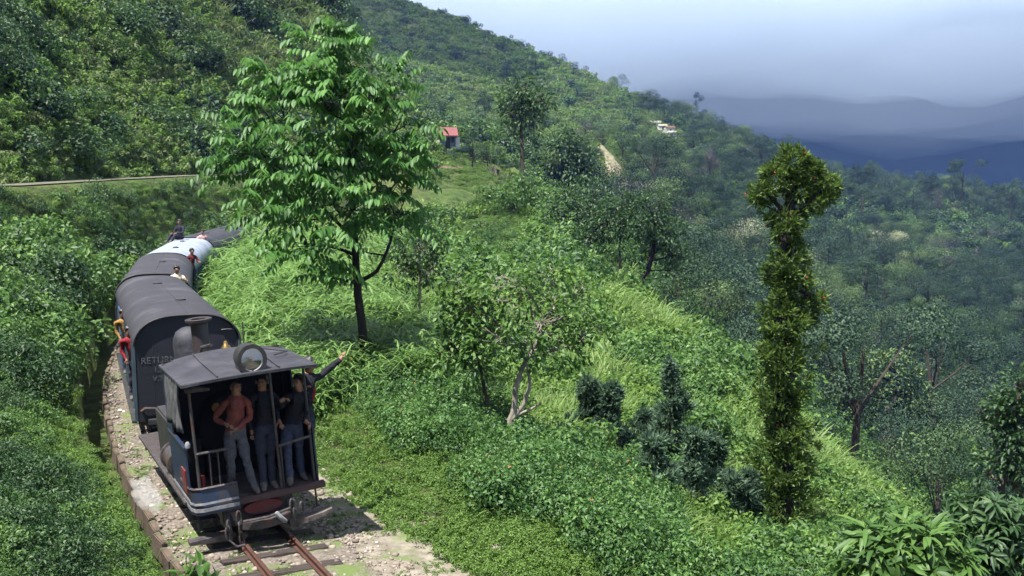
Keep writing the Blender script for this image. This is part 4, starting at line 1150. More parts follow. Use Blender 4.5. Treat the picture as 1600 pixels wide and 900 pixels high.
build_person('man in brick red shirt and pale grey trousers on the engine footplate', on_loco(-0.20, 0.16, 0.62), lh - 0.15, C_red, C_grey, H=1.60,
             arms={'l': ((-0.27, -0.02, 1.16), (-0.14, -0.20, 1.10), (0.6, -0.4, -0.1), 0.8), 'r': ((0.23, -0.03, 1.13), (0.02, -0.22, 1.02), (-0.7, -0.4, -0.1), 0.8)},
             legs={'l': ((-0.10, -0.04, 0.49), (-0.12, 0.10, 0.085)), 'r': ((0.12, -0.06, 0.48), (0.20, -0.08, 0.085))}, lean=(0.05, -0.06), girth=1.05, roll=R(-4), head_turn=0.6)
build_person('man in black jacket and navy trousers gripping the cab post', on_loco(0.17, 0.14, 0.62), lh + 0.05, C_black, C_navy, H=1.60,
             arms={'r': ((0.24, -0.10, 1.22), (0.17, -0.22, 1.34), (0.25, -0.12, 0.12), 1.0), 'l': ((-0.25, 0.05, 1.12), (-0.20, 0.02, 0.90), (0.1, -0.1, -1), 0.5)},
             legs={'l': ((-0.07, -0.03, 0.48), (-0.06, -0.06, 0.085)), 'r': ((0.07, -0.03, 0.48), (0.08, -0.02, 0.085))}, head_turn=-0.5, lean=(-0.03, 0.0))
build_person('man in black jacket and blue jeans holding the front handrail', on_loco(0.60, 0.22, 0.62), lh - 0.1, C_black, C_jean, H=1.60,
             arms={'r': ((0.20, -0.14, 1.18), (0.14, -0.32, 0.98), (0.5, -0.35, -0.55), 1.0), 'l': ((-0.25, -0.04, 1.13), (-0.22, -0.18, 0.98), (0.2, -0.6, -0.4), 0.6)},
             legs={'l': ((-0.12, -0.22, 0.52), (-0.08, -0.22, 0.10), (-0.02, -0.17, -0.04)), 'r': ((0.10, 0.03, 0.48), (0.14, 0.05, 0.085))}, lean=(0.08, -0.16), head_turn=-0.7, pelvis_drop=0.07)
build_person('man leaning out of the cab side with one arm waving', on_loco(0.93, 0.72, 0.62), lh + 0.35, C_black, C_navy, H=1.64,
             arms={'r': ((0.42, -0.03, 1.47), (0.65, -0.06, 1.62), (0.55, -0.02, 0.75), 0.1), 'l': ((-0.22, -0.05, 1.16), (-0.12, -0.16, 1.25), (0.2, -0.4, 0.5), 0.8)}, lean=(0.06, -0.03), head_turn=0.5)
# red bundle on his back
mb = MB(); mb.lathe([(0, -0.17), (0.07, -0.15), (0.095, -0.05), (0.09, 0.08), (0.05, 0.16), (0, 0.17)], (0, 0, 0), 'z', 14); bun = mb.build('shoulder_bag', C_scarlet, None, smooth=True)
mbs = MB(); mbs.tube([(0.0, 0.0, 0.15), (-0.08, -0.03, 0.30), (-0.14, -0.02, 0.36)], 0.012, 6); mbs.build('strap', C_black, bun)
bun.location = on_loco(1.16, 0.70, 1.72); bun.rotation_euler = (0.1, 0.15, lh); bun.scale = (0.5, 0.6, 0.75)
tag(bun, 'small red bag at the shoulder of the waving man', 'bag')

def on_coach(root, x, y, z):
    return tuple(root.matrix_basis @ Vector((x, y, z)))
def rz(root): return root.rotation_euler.z
PLAT = 1.18
def riding(label, root, x, y, z, face, shirt, tr, H, **kw):
    return build_person(label, on_coach(root, x, y, z), rz(root) + face, shirt, tr, H=H, **kw)
bpy.context.view_layer.update()
riding('boy in off white shirt standing up behind the van roof', c2, 0.62, -0.36, 1.16, 0.1, C_white, C_slate, 1.56,
       arms={'l': ((-0.30, -0.16, 1.22), (-0.20, -0.32, 1.33), (-0.6, -0.5, 0.05), 0.3), 'r': ((0.28, -0.16, 1.22), (0.16, -0.32, 1.33), (0.3, -0.6, 0.05), 0.3)}, lean=(0.0, -0.03))
riding('boy in maroon jersey at the side between the second and third coach', c3, 0.92, -0.34, 1.10, 0.35, C_maroon, C_slate, 1.56,
       arms={'r': ((0.26, -0.1, 1.2), (0.22, -0.28, 1.2), (0.1, -0.8, 0.1), 0.5)}, lean=(0.03, -0.03))
riding('boy in pink shirt standing up behind the pale coach roof', c4, 0.55, -0.36, 1.32, 0.2, C_pink, C_slate, 1.54,
       arms={'l': ((-0.28, -0.14, 1.22), (-0.16, -0.30, 1.33), (0.2, -0.6, 0.05), 0.3)}, lean=(0.0, -0.02))
sz = 2.50
riding('person in dark clothes sitting on the pale coach roof', c3, -0.30, C3L - 0.75, sz - 0.115, -0.6, C_slate, C_slate, 1.66, pelvis_drop=0.72,
       legs={'l': ((-0.15, -0.42, 0.36), (-0.10, -0.70, 0.09)), 'r': ((0.12, -0.44, 0.34), (0.12, -0.74, 0.09))},
       arms={'l': ((-0.24, -0.12, 0.42), (-0.12, -0.36, 0.42), (0.2, -0.8, -0.1), 0.5), 'r': ((0.24, -0.12, 0.42), (0.10, -0.38, 0.42), (-0.2, -0.8, -0.1), 0.5)})
for lab, y, sh, tr in (('person in scarlet jersey leaning from the front doorway at the left of the van', 2.2, C_scarlet, C_slate), ('person in yellow jersey leaning from the rear doorway at the left of the van', 5.6, C_yellow, C_slate)):
    riding(lab, van, -0.84, y, 0.56, 0.15, sh, tr, 1.50, lean=(-0.15, -0.05), arms={'l': ((-0.30, 0.0, 1.14), (-0.24, -0.14, 0.98), (0.2, -0.4, -0.6), 0.6), 'r': ((0.10, -0.10, 1.15), (0.0, -0.2, 1.22), (-0.3, -0.5, 0.3), 0.8)})
# ------------------------------------------------------------------ plants: leaves, kits
def unit(v):
    return v / (np.linalg.norm(v, axis=-1, keepdims=True) + 1e-9)

class LB:
    """collects leaves (vertices, triangles, a colour value for each leaf)"""
    def __init__(s, seed=0):
        s.V = []; s.F = []; s.v = []; s.n = 0; s.m = []; s.r = np.random.default_rng(seed)
    def _push(s, V, Ft, var, mat):
        n, k = V.shape[:2]
        s.F.append((Ft[None] + (np.arange(n) * k)[:, None, None] + s.n).reshape(-1, 3))
        s.V.append(V.reshape(-1, 3)); s.v.append(np.repeat(var, k)); s.m.append(np.full(n * len(Ft), mat)); s.n += n * k
    def leaf(s, P, D, N, L, W, fold=0.25, droop=0.15, var=None, mat=0):
        """pointed leaf folded along its midrib, two triangles"""
        P = np.asarray(P, float); n = len(P); D = unit(D); S = unit(np.cross(D, N)); N = np.cross(S, D)
        L = np.broadcast_to(L, n)[:, None]; W = np.broadcast_to(W, n)[:, None]
        a = P; t = P + D * L - N * L * droop; m = P + D * L * 0.45 + N * 0.0
        l = m + S * W / 2 + N * W * fold; r = m - S * W / 2 + N * W * fold
        var = s.r.random(n) if var is None else var
        s._push(np.stack([a, l, t, r], 1), np.array([(0, 2, 1), (0, 3, 2)]), var, mat)
    def leaf6(s, P, D, N, L, W, fold=0.2, droop=0.25, var=None, mat=0):
        """bigger leaf: curved midrib, four cross sections"""
        P = np.asarray(P, float); n = len(P); D = unit(D); S = unit(np.cross(D, N)); N = np.cross(S, D)
        L = np.broadcast_to(L, n)[:, None]; W = np.broadcast_to(W, n)[:, None]
        def c(t): return P + D * L * t - N * L * droop * t * t
        m1, m2, tp = c(0.3), c(0.68), c(1.0)
        V = np.stack([P, m1, m2, tp, m1 + S * W * .48 + N * W * fold, m2 + S * W * .40 + N * W * fold, m1 - S * W * .48 + N * W * fold, m2 - S * W * .40 + N * W * fold], 1)
        var = s.r.random(n) if var is None else var
        s._push(V, np.array([(0, 1, 4), (1, 2, 5), (1, 5, 4), (2, 3, 5), (0, 6, 1), (1, 7, 2), (1, 6, 7), (2, 7, 3)]), var, mat)
    def blade(s, P, D, L, W, bend=0.5, var=None, mat=0):
        """grass blade: narrow strip bending over"""
        P = np.asarray(P, float); n = len(P); D = unit(D)
        H = D.copy(); H[:, 2] = 0; H = unit(H); S = np.stack([-H[:, 1], H[:, 0], np.zeros(n)], 1)
        L = np.broadcast_to(L, n)[:, None]; W = np.broadcast_to(W, n)[:, None]; bend = np.broadcast_to(bend, n)[:, None]
        def c(t): return P + D * L * t + (H * 0.5 - np.array([0, 0, 1.0])) * L * bend * t * t
        V = np.stack([P - S * W * .4, P + S * W * .4, c(0.45) + S * W * .5, c(0.45) - S * W * .5, c(0.8) + S * W * .35, c(0.8) - S * W * .35, c(1.0)], 1)
        var = s.r.random(n) if var is None else var
        s._push(V, np.array([(0, 1, 2), (0, 2, 3), (3, 2, 4), (3, 4, 5), (5, 4, 6)]), var, mat)
    def dots(s, P, R_, var=None, mat=0):
        P = np.asarray(P, float); n = len(P); R_ = np.broadcast_to(R_, n)[:, None, None]
        o = np.array([(1, 0, 0), (-1, 0, 0), (0, 1, 0), (0, -1, 0), (0, 0, 1), (0, 0, -1)], float)
        s._push(P[:, None] + o[None] * R_, np.array([(0, 2, 4), (2, 1, 4), (1, 3, 4), (3, 0, 4), (2, 0, 5), (1, 2, 5), (3, 1, 5), (0, 3, 5)]), s.r.random(n) if var is None else var, mat)
    def mesh(s, name, mats):
        me = mesh_np(name, np.concatenate(s.V), np.concatenate(s.F), var=np.concatenate(s.v), matidx=np.concatenate(s.m))
        for m in mats: me.materials.append(m)
        return me

def rdir(r, n, zmin=-1.0):
    z = r.uniform(zmin, 1, n); a = r.uniform(0, 2 * math.pi, n); q = np.sqrt(1 - z * z)
    return np.stack([q * np.cos(a), q * np.sin(a), z], 1)

# leaf colours (reflectance)
L_bush = leafmat('bush leaf', (0.038, 0.085, 0.018), (0.080, 0.155, 0.032), (0.155, 0.245, 0.05), trans=0.38, inst=0.6)
L_dark = leafmat('dark shrub leaf', (0.020, 0.048, 0.014), (0.042, 0.088, 0.024), (0.085, 0.14, 0.04), trans=0.32, inst=0.5)
L_bright = leafmat('bright herb leaf', (0.075, 0.14, 0.020), (0.13, 0.21, 0.035), (0.20, 0.29, 0.055), trans=0.4)
L_grass = leafmat('hill grass blade', (0.085, 0.15, 0.025), (0.155, 0.235, 0.045), (0.25, 0.30, 0.085), trans=0.4, rough=0.6)
L_dry = leafmat('olive grass blade', (0.085, 0.125, 0.035), (0.145, 0.185, 0.055), (0.24, 0.25, 0.10), trans=0.35, rough=0.7)
L_cane = leafmat('cane leaf', (0.08, 0.15, 0.025), (0.145, 0.24, 0.05), (0.23, 0.33, 0.09), trans=0.4, rough=0.5)
L_lant = leafmat('lantana leaf', (0.035, 0.085, 0.020), (0.075, 0.155, 0.032), (0.14, 0.23, 0.05), trans=0.36, inst=0.5)
L_walnut = leafmat('glossy leaflet', (0.035, 0.095, 0.016), (0.075, 0.175, 0.030), (0.15, 0.29, 0.055), trans=0.36, rough=0.5, spec=0.35)
L_mid = leafmat('mid green leaf', (0.042, 0.095, 0.018), (0.095, 0.175, 0.032), (0.18, 0.27, 0.06), trans=0.38)
L_oak = leafmat('oak leaf', (0.026, 0.056, 0.018), (0.055, 0.10, 0.030), (0.10, 0.155, 0.05), trans=0.3)
L_forest = leafmat('forest leaf', (0.012, 0.029, 0.020), (0.031, 0.062, 0.037), (0.066, 0.108, 0.056), trans=0.12, inst=0.8, spec=0.15)
L_forest2 = leafmat('light forest leaf', (0.030, 0.060, 0.026), (0.066, 0.115, 0.045), (0.135, 0.195, 0.07), trans=0.15, inst=0.8, spec=0.15)
L_greyf = leafmat('greyish twiggy leaf', (0.036, 0.038, 0.035), (0.062, 0.063, 0.055), (0.10, 0.096, 0.08), trans=0.15)
L_pale = leafmat('cream blossom leaf', (0.16, 0.18, 0.08), (0.32, 0.31, 0.15), (0.48, 0.45, 0.26), trans=0.3)
L_epi = leafmat('epiphyte leaf', (0.038, 0.068, 0.013), (0.080, 0.128, 0.022), (0.15, 0.21, 0.04), trans=0.38)
L_con = leafmat('blue green needle spray', (0.070, 0.115, 0.065), (0.12, 0.18, 0.098), (0.19, 0.26, 0.145), trans=0.5, rough=0.6)
L_rhod = leafmat('big shiny leaf', (0.055, 0.11, 0.022), (0.105, 0.185, 0.035), (0.18, 0.27, 0.06), trans=0.35, rough=0.5, spec=0.35)
F_orange = simple('orange floret', (0.75, 0.26, 0.04), 0.6)
F_pink = simple('pink floret', (0.62, 0.18, 0.22), 0.6)
F_red = simple('red bract', (0.45, 0.035, 0.02), 0.5)
M_bark = surf('grey brown bark', (0.075, 0.060, 0.048), (0.035, 0.028, 0.024), rough=0.95, scale=7, bump=0.8, bscale=18, stretch=(1, 1, 0.25), spec=0.15)
M_barkp = surf('pale bark', (0.30, 0.27, 0.22), (0.14, 0.12, 0.10), rough=0.9, scale=6, bump=0.6, bscale=18, stretch=(1, 1, 0.4), spec=0.15)
M_barkd = surf('dark wet bark', (0.030, 0.024, 0.022), (0.015, 0.012, 0.012), rough=0.9, scale=7, bump=0.8, bscale=18, stretch=(1, 1, 0.25), spec=0.2)

KIT = {}
def kit(name, objs_meshes):
    c = bpy.data.collections.new('kit_' + name)
    for i, me in enumerate(objs_meshes):
        c.objects.link(bpy.data.objects.new('plant_%s_%02d' % (name, i), me))
    KIT[name] = c

def lobed_bush(seed, w, h, n, L, W, mat, nl=6, big=False, flowers=0, up=0.35, stems=True):
    b = LB(seed); r = b.r
    cs = np.stack([r.normal(0, w * .33, nl), r.normal(0, w * .33, nl), r.uniform(h * .3, h * .75, nl)], 1); rs = r.uniform(.28, .48, nl) * min(w, h)
    i = r.integers(0, nl, n); d = rdir(r, n, -0.5); q = r.uniform(0.55, 1.05, n)
    P = cs[i] + d * (rs[i] * q)[:, None]; P[:, 2] = np.maximum(P[:, 2], 0.02)
    out = unit(d + np.array([0, 0, up]) + r.normal(0, 0.35, (n, 3)))
    D = unit(np.cross(out, r.normal(0, 1, (n, 3))) + out * 0.35 - np.array([0, 0, 0.25]))
    var = np.clip(r.random(n) * 0.8 + (P[:, 2] / h - .4) * 0.25, 0, 1)
    (b.leaf6 if big else b.leaf)(P, D, out, L * r.uniform(.7, 1.25, n), W * r.uniform(.8, 1.2, n), var=var)
    mats = [mat]
    if flowers:
        k = r.integers(0, nl, flowers); d = rdir(r, flowers, 0.0); Pf = cs[k] + d * (rs[k] * 1.06)[:, None]
        for z in range(3): b.dots(Pf + r.normal(0, 0.008, (flowers, 3)), 0.011, mat=1 if z < 2 else 2)
        mats += [F_orange, F_pink]
    return b.mesh('bush', mats)

def tuft(seed, n, L, W, mat, spread=0.12, lean=0.45, bend=0.5):
    b = LB(seed); r = b.r
    a = r.uniform(0, 6.283, n); q = r.random(n) ** .6 * spread
    P = np.stack([np.cos(a) * q, np.sin(a) * q, np.full(n, -0.03)], 1)
    a2 = a + r.normal(0, .6, n); l = np.abs(r.normal(0, lean, n))
    D = np.stack([np.cos(a2) * l, np.sin(a2) * l, np.ones(n)], 1)
    b.blade(P, D, L * r.uniform(.55, 1.15, n), W * r.uniform(.7, 1.2, n), bend * r.uniform(.5, 1.2, n))
    return b.mesh('tuft', [mat])

def cane_clump(seed, stems, h, mat):
    b = LB(seed); r = b.r
    for i in range(stems):
        a = r.uniform(0, 6.283); q = r.random() ** .5 * 0.35; l = abs(r.normal(0.25, 0.18)); hh = h * r.uniform(.6, 1.1)
        dirv = np.array([math.cos(a) * l, math.sin(a) * l, 1.0])
        t = r.uniform(0.25, 1.0, 16)
        base = np.array([math.cos(a) * q, math.sin(a) * q, 0])
        P = base + dirv * (t * hh)[:, None] + np.array([math.cos(a), math.sin(a), -0.6]) * (0.22 * hh * t ** 3)[:, None]
        b.blade(base[None], dirv[None], hh * 1.02, 0.018, 0.2, var=np.array([0.8]))
        a2 = r.uniform(0, 6.283, 16); D = np.stack([np.cos(a2), np.sin(a2), r.uniform(-0.1, 0.9, 16)], 1)
        b.blade(P, D, r.uniform(.30, .62, 16), r.uniform(.030, .058, 16), r.uniform(.3, .9, 16))
    return b.mesh('cane', [mat])

kit('bush', [lobed_bush(10 + i, 0.95, 0.75, 420, 0.105, 0.060, L_bush) for i in range(5)])
kit('dark', [lobed_bush(20 + i, 1.05, 0.95, 480, 0.10, 0.055, L_dark) for i in range(4)])
kit('herb', [lobed_bush(30 + i, 0.80, 0.42, 340, 0.085, 0.046, L_bright, nl=8) for i in range(4)])
kit('lawn', [lobed_bush(40 + i, 0.75, 0.17, 300, 0.050, 0.028, L_bright, nl=12) for i in range(4)])
kit('lantana', [lobed_bush(50 + i, 0.95, 0.80, 560, 0.075, 0.046, L_lant, flowers=(0, 0, 3, 0)[i], nl=7) for i in range(4)])
kit('broad', [lobed_bush(45 + i, 0.9, 0.75, 95, 0.24, 0.11, [L_mid, L_bright, L_bush][i], nl=6, big=True) for i in range(3)])
kit('grass', [tuft(60 + i, 70, 0.52, 0.017, L_grass, 0.22, 0.5, 0.55) for i in range(5)])
kit('dry', [tuft(70 + i, 60, 0.55, 0.020, L_dry, 0.22, 0.5, 0.5) for i in range(3)])
kit('cane', [cane_clump(80 + i, 13, 1.5, L_cane) for i in range(4)])
kit('farbush', [lobed_bush(90 + i, 1.0, 0.85, 300, 0.15, 0.10, [L_dark, L_oak, L_mid, L_forest][i], nl=7) for i in range(4)])
kit('fargrass', [lobed_bush(95 + i, 1.3, 0.30, 200, 0.17, 0.07, [L_grass, L_bright, L_dry][i], nl=9) for i in range(3)])

_gn = {}
def scatter(name, kitname, P, scl, label, cat, tilt=0.12, seed=0, zsc=None):
    """plants too many to count: one object that sets copies of a kit on points"""
    r = np.random.default_rng(seed); n = len(P); k = len(KIT[kitname].objects)
    me = bpy.data.meshes.new(name); me.vertices.add(n); me.vertices.foreach_set('co', np.asarray(P, np.float32).ravel())
    a = me.attributes.new('idx', 'INT', 'POINT'); a.data.foreach_set('value', r.integers(0, k, n).astype(np.int32))
    rot = np.stack([r.normal(0, tilt, n), r.normal(0, tilt, n), r.uniform(0, 6.283, n)], 1)
    a = me.attributes.new('rot', 'FLOAT_VECTOR', 'POINT'); a.data.foreach_set('vector', rot.astype(np.float32).ravel())
    s = np.broadcast_to(np.asarray(scl, float), (n,)); s3 = np.stack([s, s, s * (r.uniform(.8, 1.2, n) if zsc is None else zsc)], 1)
    a = me.attributes.new('scl', 'FLOAT_VECTOR', 'POINT'); a.data.foreach_set('vector', s3.astype(np.float32).ravel())
    me.update()
    o = bpy.data.objects.new(name, me); COL.objects.link(o)
    if kitname not in _gn:
        g = bpy.data.node_groups.new('scatter_' + kitname, 'GeometryNodeTree')
        g.interface.new_socket('Geometry', in_out='INPUT', socket_type='NodeSocketGeometry'); g.interface.new_socket('Geometry', in_out='OUTPUT', socket_type='NodeSocketGeometry')
        gi = g.nodes.new('NodeGroupInput'); go = g.nodes.new('NodeGroupOutput')
        ip = g.nodes.new('GeometryNodeInstanceOnPoints'); ci = g.nodes.new('GeometryNodeCollectionInfo')
        ci.inputs['Collection'].default_value = KIT[kitname]; ci.inputs['Separate Children'].default_value = True; ci.inputs['Reset Children'].default_value = True
        ip.inputs['Pick Instance'].default_value = True
        def na(nm, ty):
            q = g.nodes.new('GeometryNodeInputNamedAttribute'); q.data_type = ty; q.inputs['Name'].default_value = nm; return q.outputs['Attribute']
        g.links.new(gi.outputs[0], ip.inputs['Points']); g.links.new(ci.outputs[0], ip.inputs['Instance'])
        g.links.new(na('idx', 'INT'), ip.inputs['Instance Index']); g.links.new(na('rot', 'FLOAT_VECTOR'), ip.inputs['Rotation']); g.links.new(na('scl', 'FLOAT_VECTOR'), ip.inputs['Scale'])
        g.links.new(ip.outputs[0], go.inputs[0]); _gn[kitname] = g
    md = o.modifiers.new('scatter', 'NODES'); md.node_group = _gn[kitname]
    tag(o, label, cat, kind='stuff')
    return o

# ------------------------------------------------------------------ trees one can tell apart
def branch_pts(a, b, r, sag=0.12, n=5):
    a, b = np.asarray(a, float), np.asarray(b, float); L = np.linalg.norm(b - a)
    t = np.linspace(0, 1, n)[:, None]
    off = r.normal(0, 1, 3) * L * sag; off[2] = abs(off[2]) * 0.5 - L * 0.08
    return a + (b - a) * t + off * (np.sin(t * math.pi))

def hero_tree(name, label, cat, trunks, lobes, d, leaf, mat, bark, tips=60, per=14, L=0.12, W=0.06, seed=1, base_py=None, group=None, twig=0.012, flat=1.0, depth=0.9, rough_r=0.6, droop=0.2, vmin=0.35):
    """trunks: lists of (px, py, radius, depth offset) from the foot up; lobes: (px, py, radius in px, depth offset)"""
    r = np.random.default_rng(seed)
    foot = at(trunks[0][0][0], trunks[0][0][1], d + trunks[0][0][3])
    foot[2] = float(ground(np.array([foot[0]]), np.array([foot[1]]))[0]) - 0.05
    root = empty(name, tuple(foot)); tag(root, label, cat, group)
    tb = MB(); nodes = []
    for k, tr in enumerate(trunks):
        P = [at(px, py, d + dd) for px, py, rad, dd in tr]; Rr = [q[2] for q in tr]
        g = float(ground(np.array([P[0][0]]), np.array([P[0][1]]))[0])
        if P[0][2] > g and k == 0:
            P = [np.array([P[0][0], P[0][1], g - 0.1])] + P; Rr = [Rr[0] * 1.25] + Rr
        # smooth the run
        P = np.array(P); t = np.arange(len(P)); tt = np.linspace(0, len(P) - 1, (len(P) - 1) * 4 + 1)
        Q = np.stack([np.interp(tt, t, P[:, j]) for j in range(3)], 1)
        for _ in range(2): Q[1:-1] = (Q[:-2] + 2 * Q[1:-1] + Q[2:]) / 4
        Rq = np.interp(tt, t, Rr)
        Q[1:-1] += r.normal(0, 1, Q[1:-1].shape) * Rq[1:-1, None] * 0.22
        tb.tube([tuple(p - foot) for p in Q], list(Rq), 9)
        for p, q in zip(Q[len(Q) // 3:], Rq[len(Q) // 3:]): nodes.append((p, q))
    npos = np.array([p for p, q in nodes])
    lb = LB(seed + 100)
    lc = [(at(px, py, d + dd), rp / 1700 * (d + dd)) for px, py, rp, dd in lobes]
    wsum = np.array([rp for _, rp in lc]) ** 2; wsum = wsum / wsum.sum()
    for (c, rad), w in zip(lc, wsum):
        # the limb that carries this lobe leaves the trunk below it
        dist = np.linalg.norm(npos - c, axis=1) + np.maximum(0, npos[:, 2] - c[2] + rad * 0.3) * 2.0
        j = int(np.argmin(dist)); q = nodes[j][1]
        bp = branch_pts(npos[j], c, r); n = len(bp)
        tb.tube([tuple(p - foot) for p in bp], list(np.linspace(min(q * 0.6, 0.03 + rad * 0.07), max(twig, q * 0.15), n)), 6)
        nt_ = max(3, int(tips * w))
        dv = rdir(r, nt_); dv[:, 1] *= depth
        tipsP = c + dv * (rad * r.uniform(rough_r, 1.05, nt_))[:, None] * np.array([1, 1, flat])
        for tp in tipsP[:: max(1, nt_ // 14)]:
            b2 = branch_pts(bp[r.integers(n // 2, n)], tp, r, n=4)
            tb.tube([tuple(p - foot) for p in b2], list(np.linspace(twig * 1.2, twig * 0.4, 4)), 5, cap=False)
        for tp, o_ in zip(tipsP, dv):
            leaf(lb, tp - foot, unit(o_ + np.array([0, 0, 0.25])), r, per, L, W)
    tb.build('trunk', bark, root, smooth=True)
    me = lb.mesh('crown', mat if isinstance(mat, list) else [mat])
    link_mesh('crown', me, [], root)
    return root

def spray(lb, p, out, r, per, L, W):
    """a spray of simple leaves round a twig end"""
    d = unit(out + r.normal(0, 0.75, (per, 3))); P = p + d * r.uniform(0.02, L * 2.0, per)[:, None]
    N = unit(d * 0.3 + np.array([0, 0, 0.9]) + r.normal(0, .35, (per, 3)))
    lb.leaf(P, unit(d - np.array([0, 0, 0.35])), N, L * r.uniform(.7, 1.25, per), W * r.uniform(.8, 1.2, per), var=np.clip(r.random(per) * .75 + r.normal(0.12, .12), 0, 1))
def whorl(lb, p, out, r, per, L, W):
    """a whorl of long leaves standing round the twig end and hanging over"""
    a = np.linspace(0, 6.283, per, endpoint=False) + r.uniform(0, 1, per); ax = unit(out + np.array([0, 0, .5])); u = unit(np.cross(ax, np.array([0.3, 0.9, 0.1]))); w = np.cross(ax, u)
    el = r.uniform(-0.25, 0.7, per)[:, None]
    D = unit(u * np.cos(a)[:, None] + w * np.sin(a)[:, None] + ax * el); N = unit(ax - D * 0.3)
    lb.leaf6(np.repeat(p[None], per, 0) + D * 0.02, D, N, L * r.uniform(.7, 1.15, per), W * r.uniform(.8, 1.15, per), droop=0.35, var=np.clip(r.random(per) * .7 + r.normal(.15, .12), 0, 1))
def pinnate(lb, p, out, r, per, L, W):
    """feather leaves: a drooping stalk with pairs of leaflets, several from one twig end"""
    o2 = out.copy(); a0 = r.uniform(0, 6.283)
    for k in range(per):
        a = a0 + 6.283 * k / per + r.normal(0, .25)
        D = unit(np.array([math.cos(a), math.sin(a), r.uniform(-0.35, 0.85)]) + o2 * 0.75 + r.normal(0, .25, 3))
        Ln = L * r.uniform(.7, 1.2); np_ = 6
        t = np.linspace(0.22, 1.0, np_)
        side = unit(np.cross(D, np.array([0, 0, 1.0])))
        drop = r.uniform(.18, .42)
        C = p + D * (t * Ln)[:, None] - np.array([0, 0, 1]) * (drop * Ln * t ** 2)[:, None]
        v0 = r.random() * .6 + .1
        for sg in (-1, 1):
            dl = unit(side * sg * 0.8 + D * 0.30 - np.array([0, 0, 0.75]) + r.normal(0, .12, (np_, 3)))
            N = unit(np.array([0, 0, 0.8]) + D * 0.25 + side * sg * 0.8 + r.normal(0, .15, (np_, 3)))
            lb.leaf6(C, dl, N, W * 3.3 * (1 - 0.28 * np.abs(t - .55)) * r.uniform(.9, 1.1, np_), W, fold=0.12, droop=0.22, var=np.clip(v0 + r.normal(0, .10, np_), 0, 1))
h0, d_main = hit(570, 592)
hero_tree('walnut_tree', 'tall tree with glossy feather leaves standing right of the train', 'tree',
    [[(572, 592, 0.115, 0), (566, 520, 0.10, 0), (559, 440, 0.09, 0), (555, 360, 0.075, 0.1), (548, 270, 0.055, 0), (536, 160, 0.03, 0), (522, 70, 0.012, 0)],
     [(560, 440, 0.05, 0), (590, 425, 0.042, -0.3), (606, 390, 0.034, -0.4), (618, 340, 0.022, -0.4)],
     [(556, 380, 0.045, 0), (520, 340, 0.035, 0.3), (470, 290, 0.026, 0.4), (420, 250, 0.016, 0.4)],
     [(553, 300, 0.04, 0), (590, 250, 0.028, 0.3), (625, 190, 0.016, 0.5)]],
    [(521, 85, 57, 0), (468, 118, 44, -.3), (570, 105, 38, .3), (440, 160, 57, 0), (507, 160, 60, -.9), (584, 175, 57, 0), (405, 232, 53, 0), (468, 240, 60, -.9), (543, 235, 60, -.6), (612, 235, 42, 0),
     (390, 285, 34, .2), (449, 320, 47, -.6), (521, 320, 53, -1.0), (593, 300, 53, -.3), (638, 330, 34, 0), (476, 380, 36, -.5), (548, 385, 34, -.8), (611, 368, 34, -.2), (422, 345, 31, 0), (503, 425, 20, -.5), (638, 285, 23, .2), (368, 240, 18, 0), (426, 112, 27, 0), (609, 130, 31, .2), (636, 190, 31, .2), (377, 195, 23, .2), (503, 60, 31, 0)],
    d_main, pinnate, L_walnut, M_barkd, tips=165, per=4, L=0.68, W=0.080, seed=5, depth=0.8, twig=0.012, rough_r=0.5)

hh, dd = hit(655, 560)
hero_tree('sapling', 'thin pale-stemmed sapling beside the tall feather-leaved tree', 'tree', [[(656, 560, 0.05, 0), (655, 490, 0.045, 0), (656, 420, 0.035, 0), (654, 370, 0.015, 0)]],
    [(650, 385, 38, 0), (676, 420, 26, 0), (630, 420, 24, 0), (672, 370, 24, 0)], dd, spray, L_oak, M_barkp, tips=120, per=12, L=0.13, W=0.065, seed=8)

hh, dd = hit(792, 702)
hero_tree('forked_tree', 'small crooked tree with forked pale trunk in the middle of the slope', 'tree',
    [[(790, 702, 0.075, 0), (800, 655, 0.065, 0), (806, 615, 0.055, 0), (812, 580, 0.045, 0), (832, 548, 0.035, .1), (850, 510, 0.02, .1)],
     [(800, 655, 0.05, 0), (820, 630, 0.04, 0), (828, 600, 0.034, 0), (824, 575, 0.028, 0), (815, 545, 0.02, 0)],
     [(805, 650, 0.03, 0), (830, 640, 0.025, 0), (846, 628, 0.015, 0)]],
    [(800, 470, 52, 0), (850, 450, 48, .2), (893, 490, 44, .2), (845, 505, 46, -.4), (770, 520, 40, 0), (905, 535, 30, 0), (740, 480, 38, .3), (820, 540, 30, -.3), (870, 545, 28, 0), (785, 430, 34, .2), (860, 420, 26, .3), (930, 510, 26, .2), (910, 450, 24, .3), (720, 440, 24, .3)],
    dd, spray, [L_mid], M_barkp, tips=220, per=8, L=0.15, W=0.078, seed=11, twig=0.01, rough_r=.5)
hero_tree('slender_tree', 'slender dark-stemmed tree left of the forked tree', 'tree',
    [[(765, 700, 0.05, .3), (763, 650, 0.042, .3), (756, 600, 0.038, .3), (748, 560, 0.03, .3), (738, 530, 0.02, .3)]],
    [(725, 505, 34, .3), (700, 545, 26, .3), (752, 555, 28, 0), (708, 480, 26, .3), (735, 580, 16, .2)],
    dd, spray, [L_mid], M_bark, tips=130, per=10, L=0.13, W=0.07, seed=12, twig=0.01)

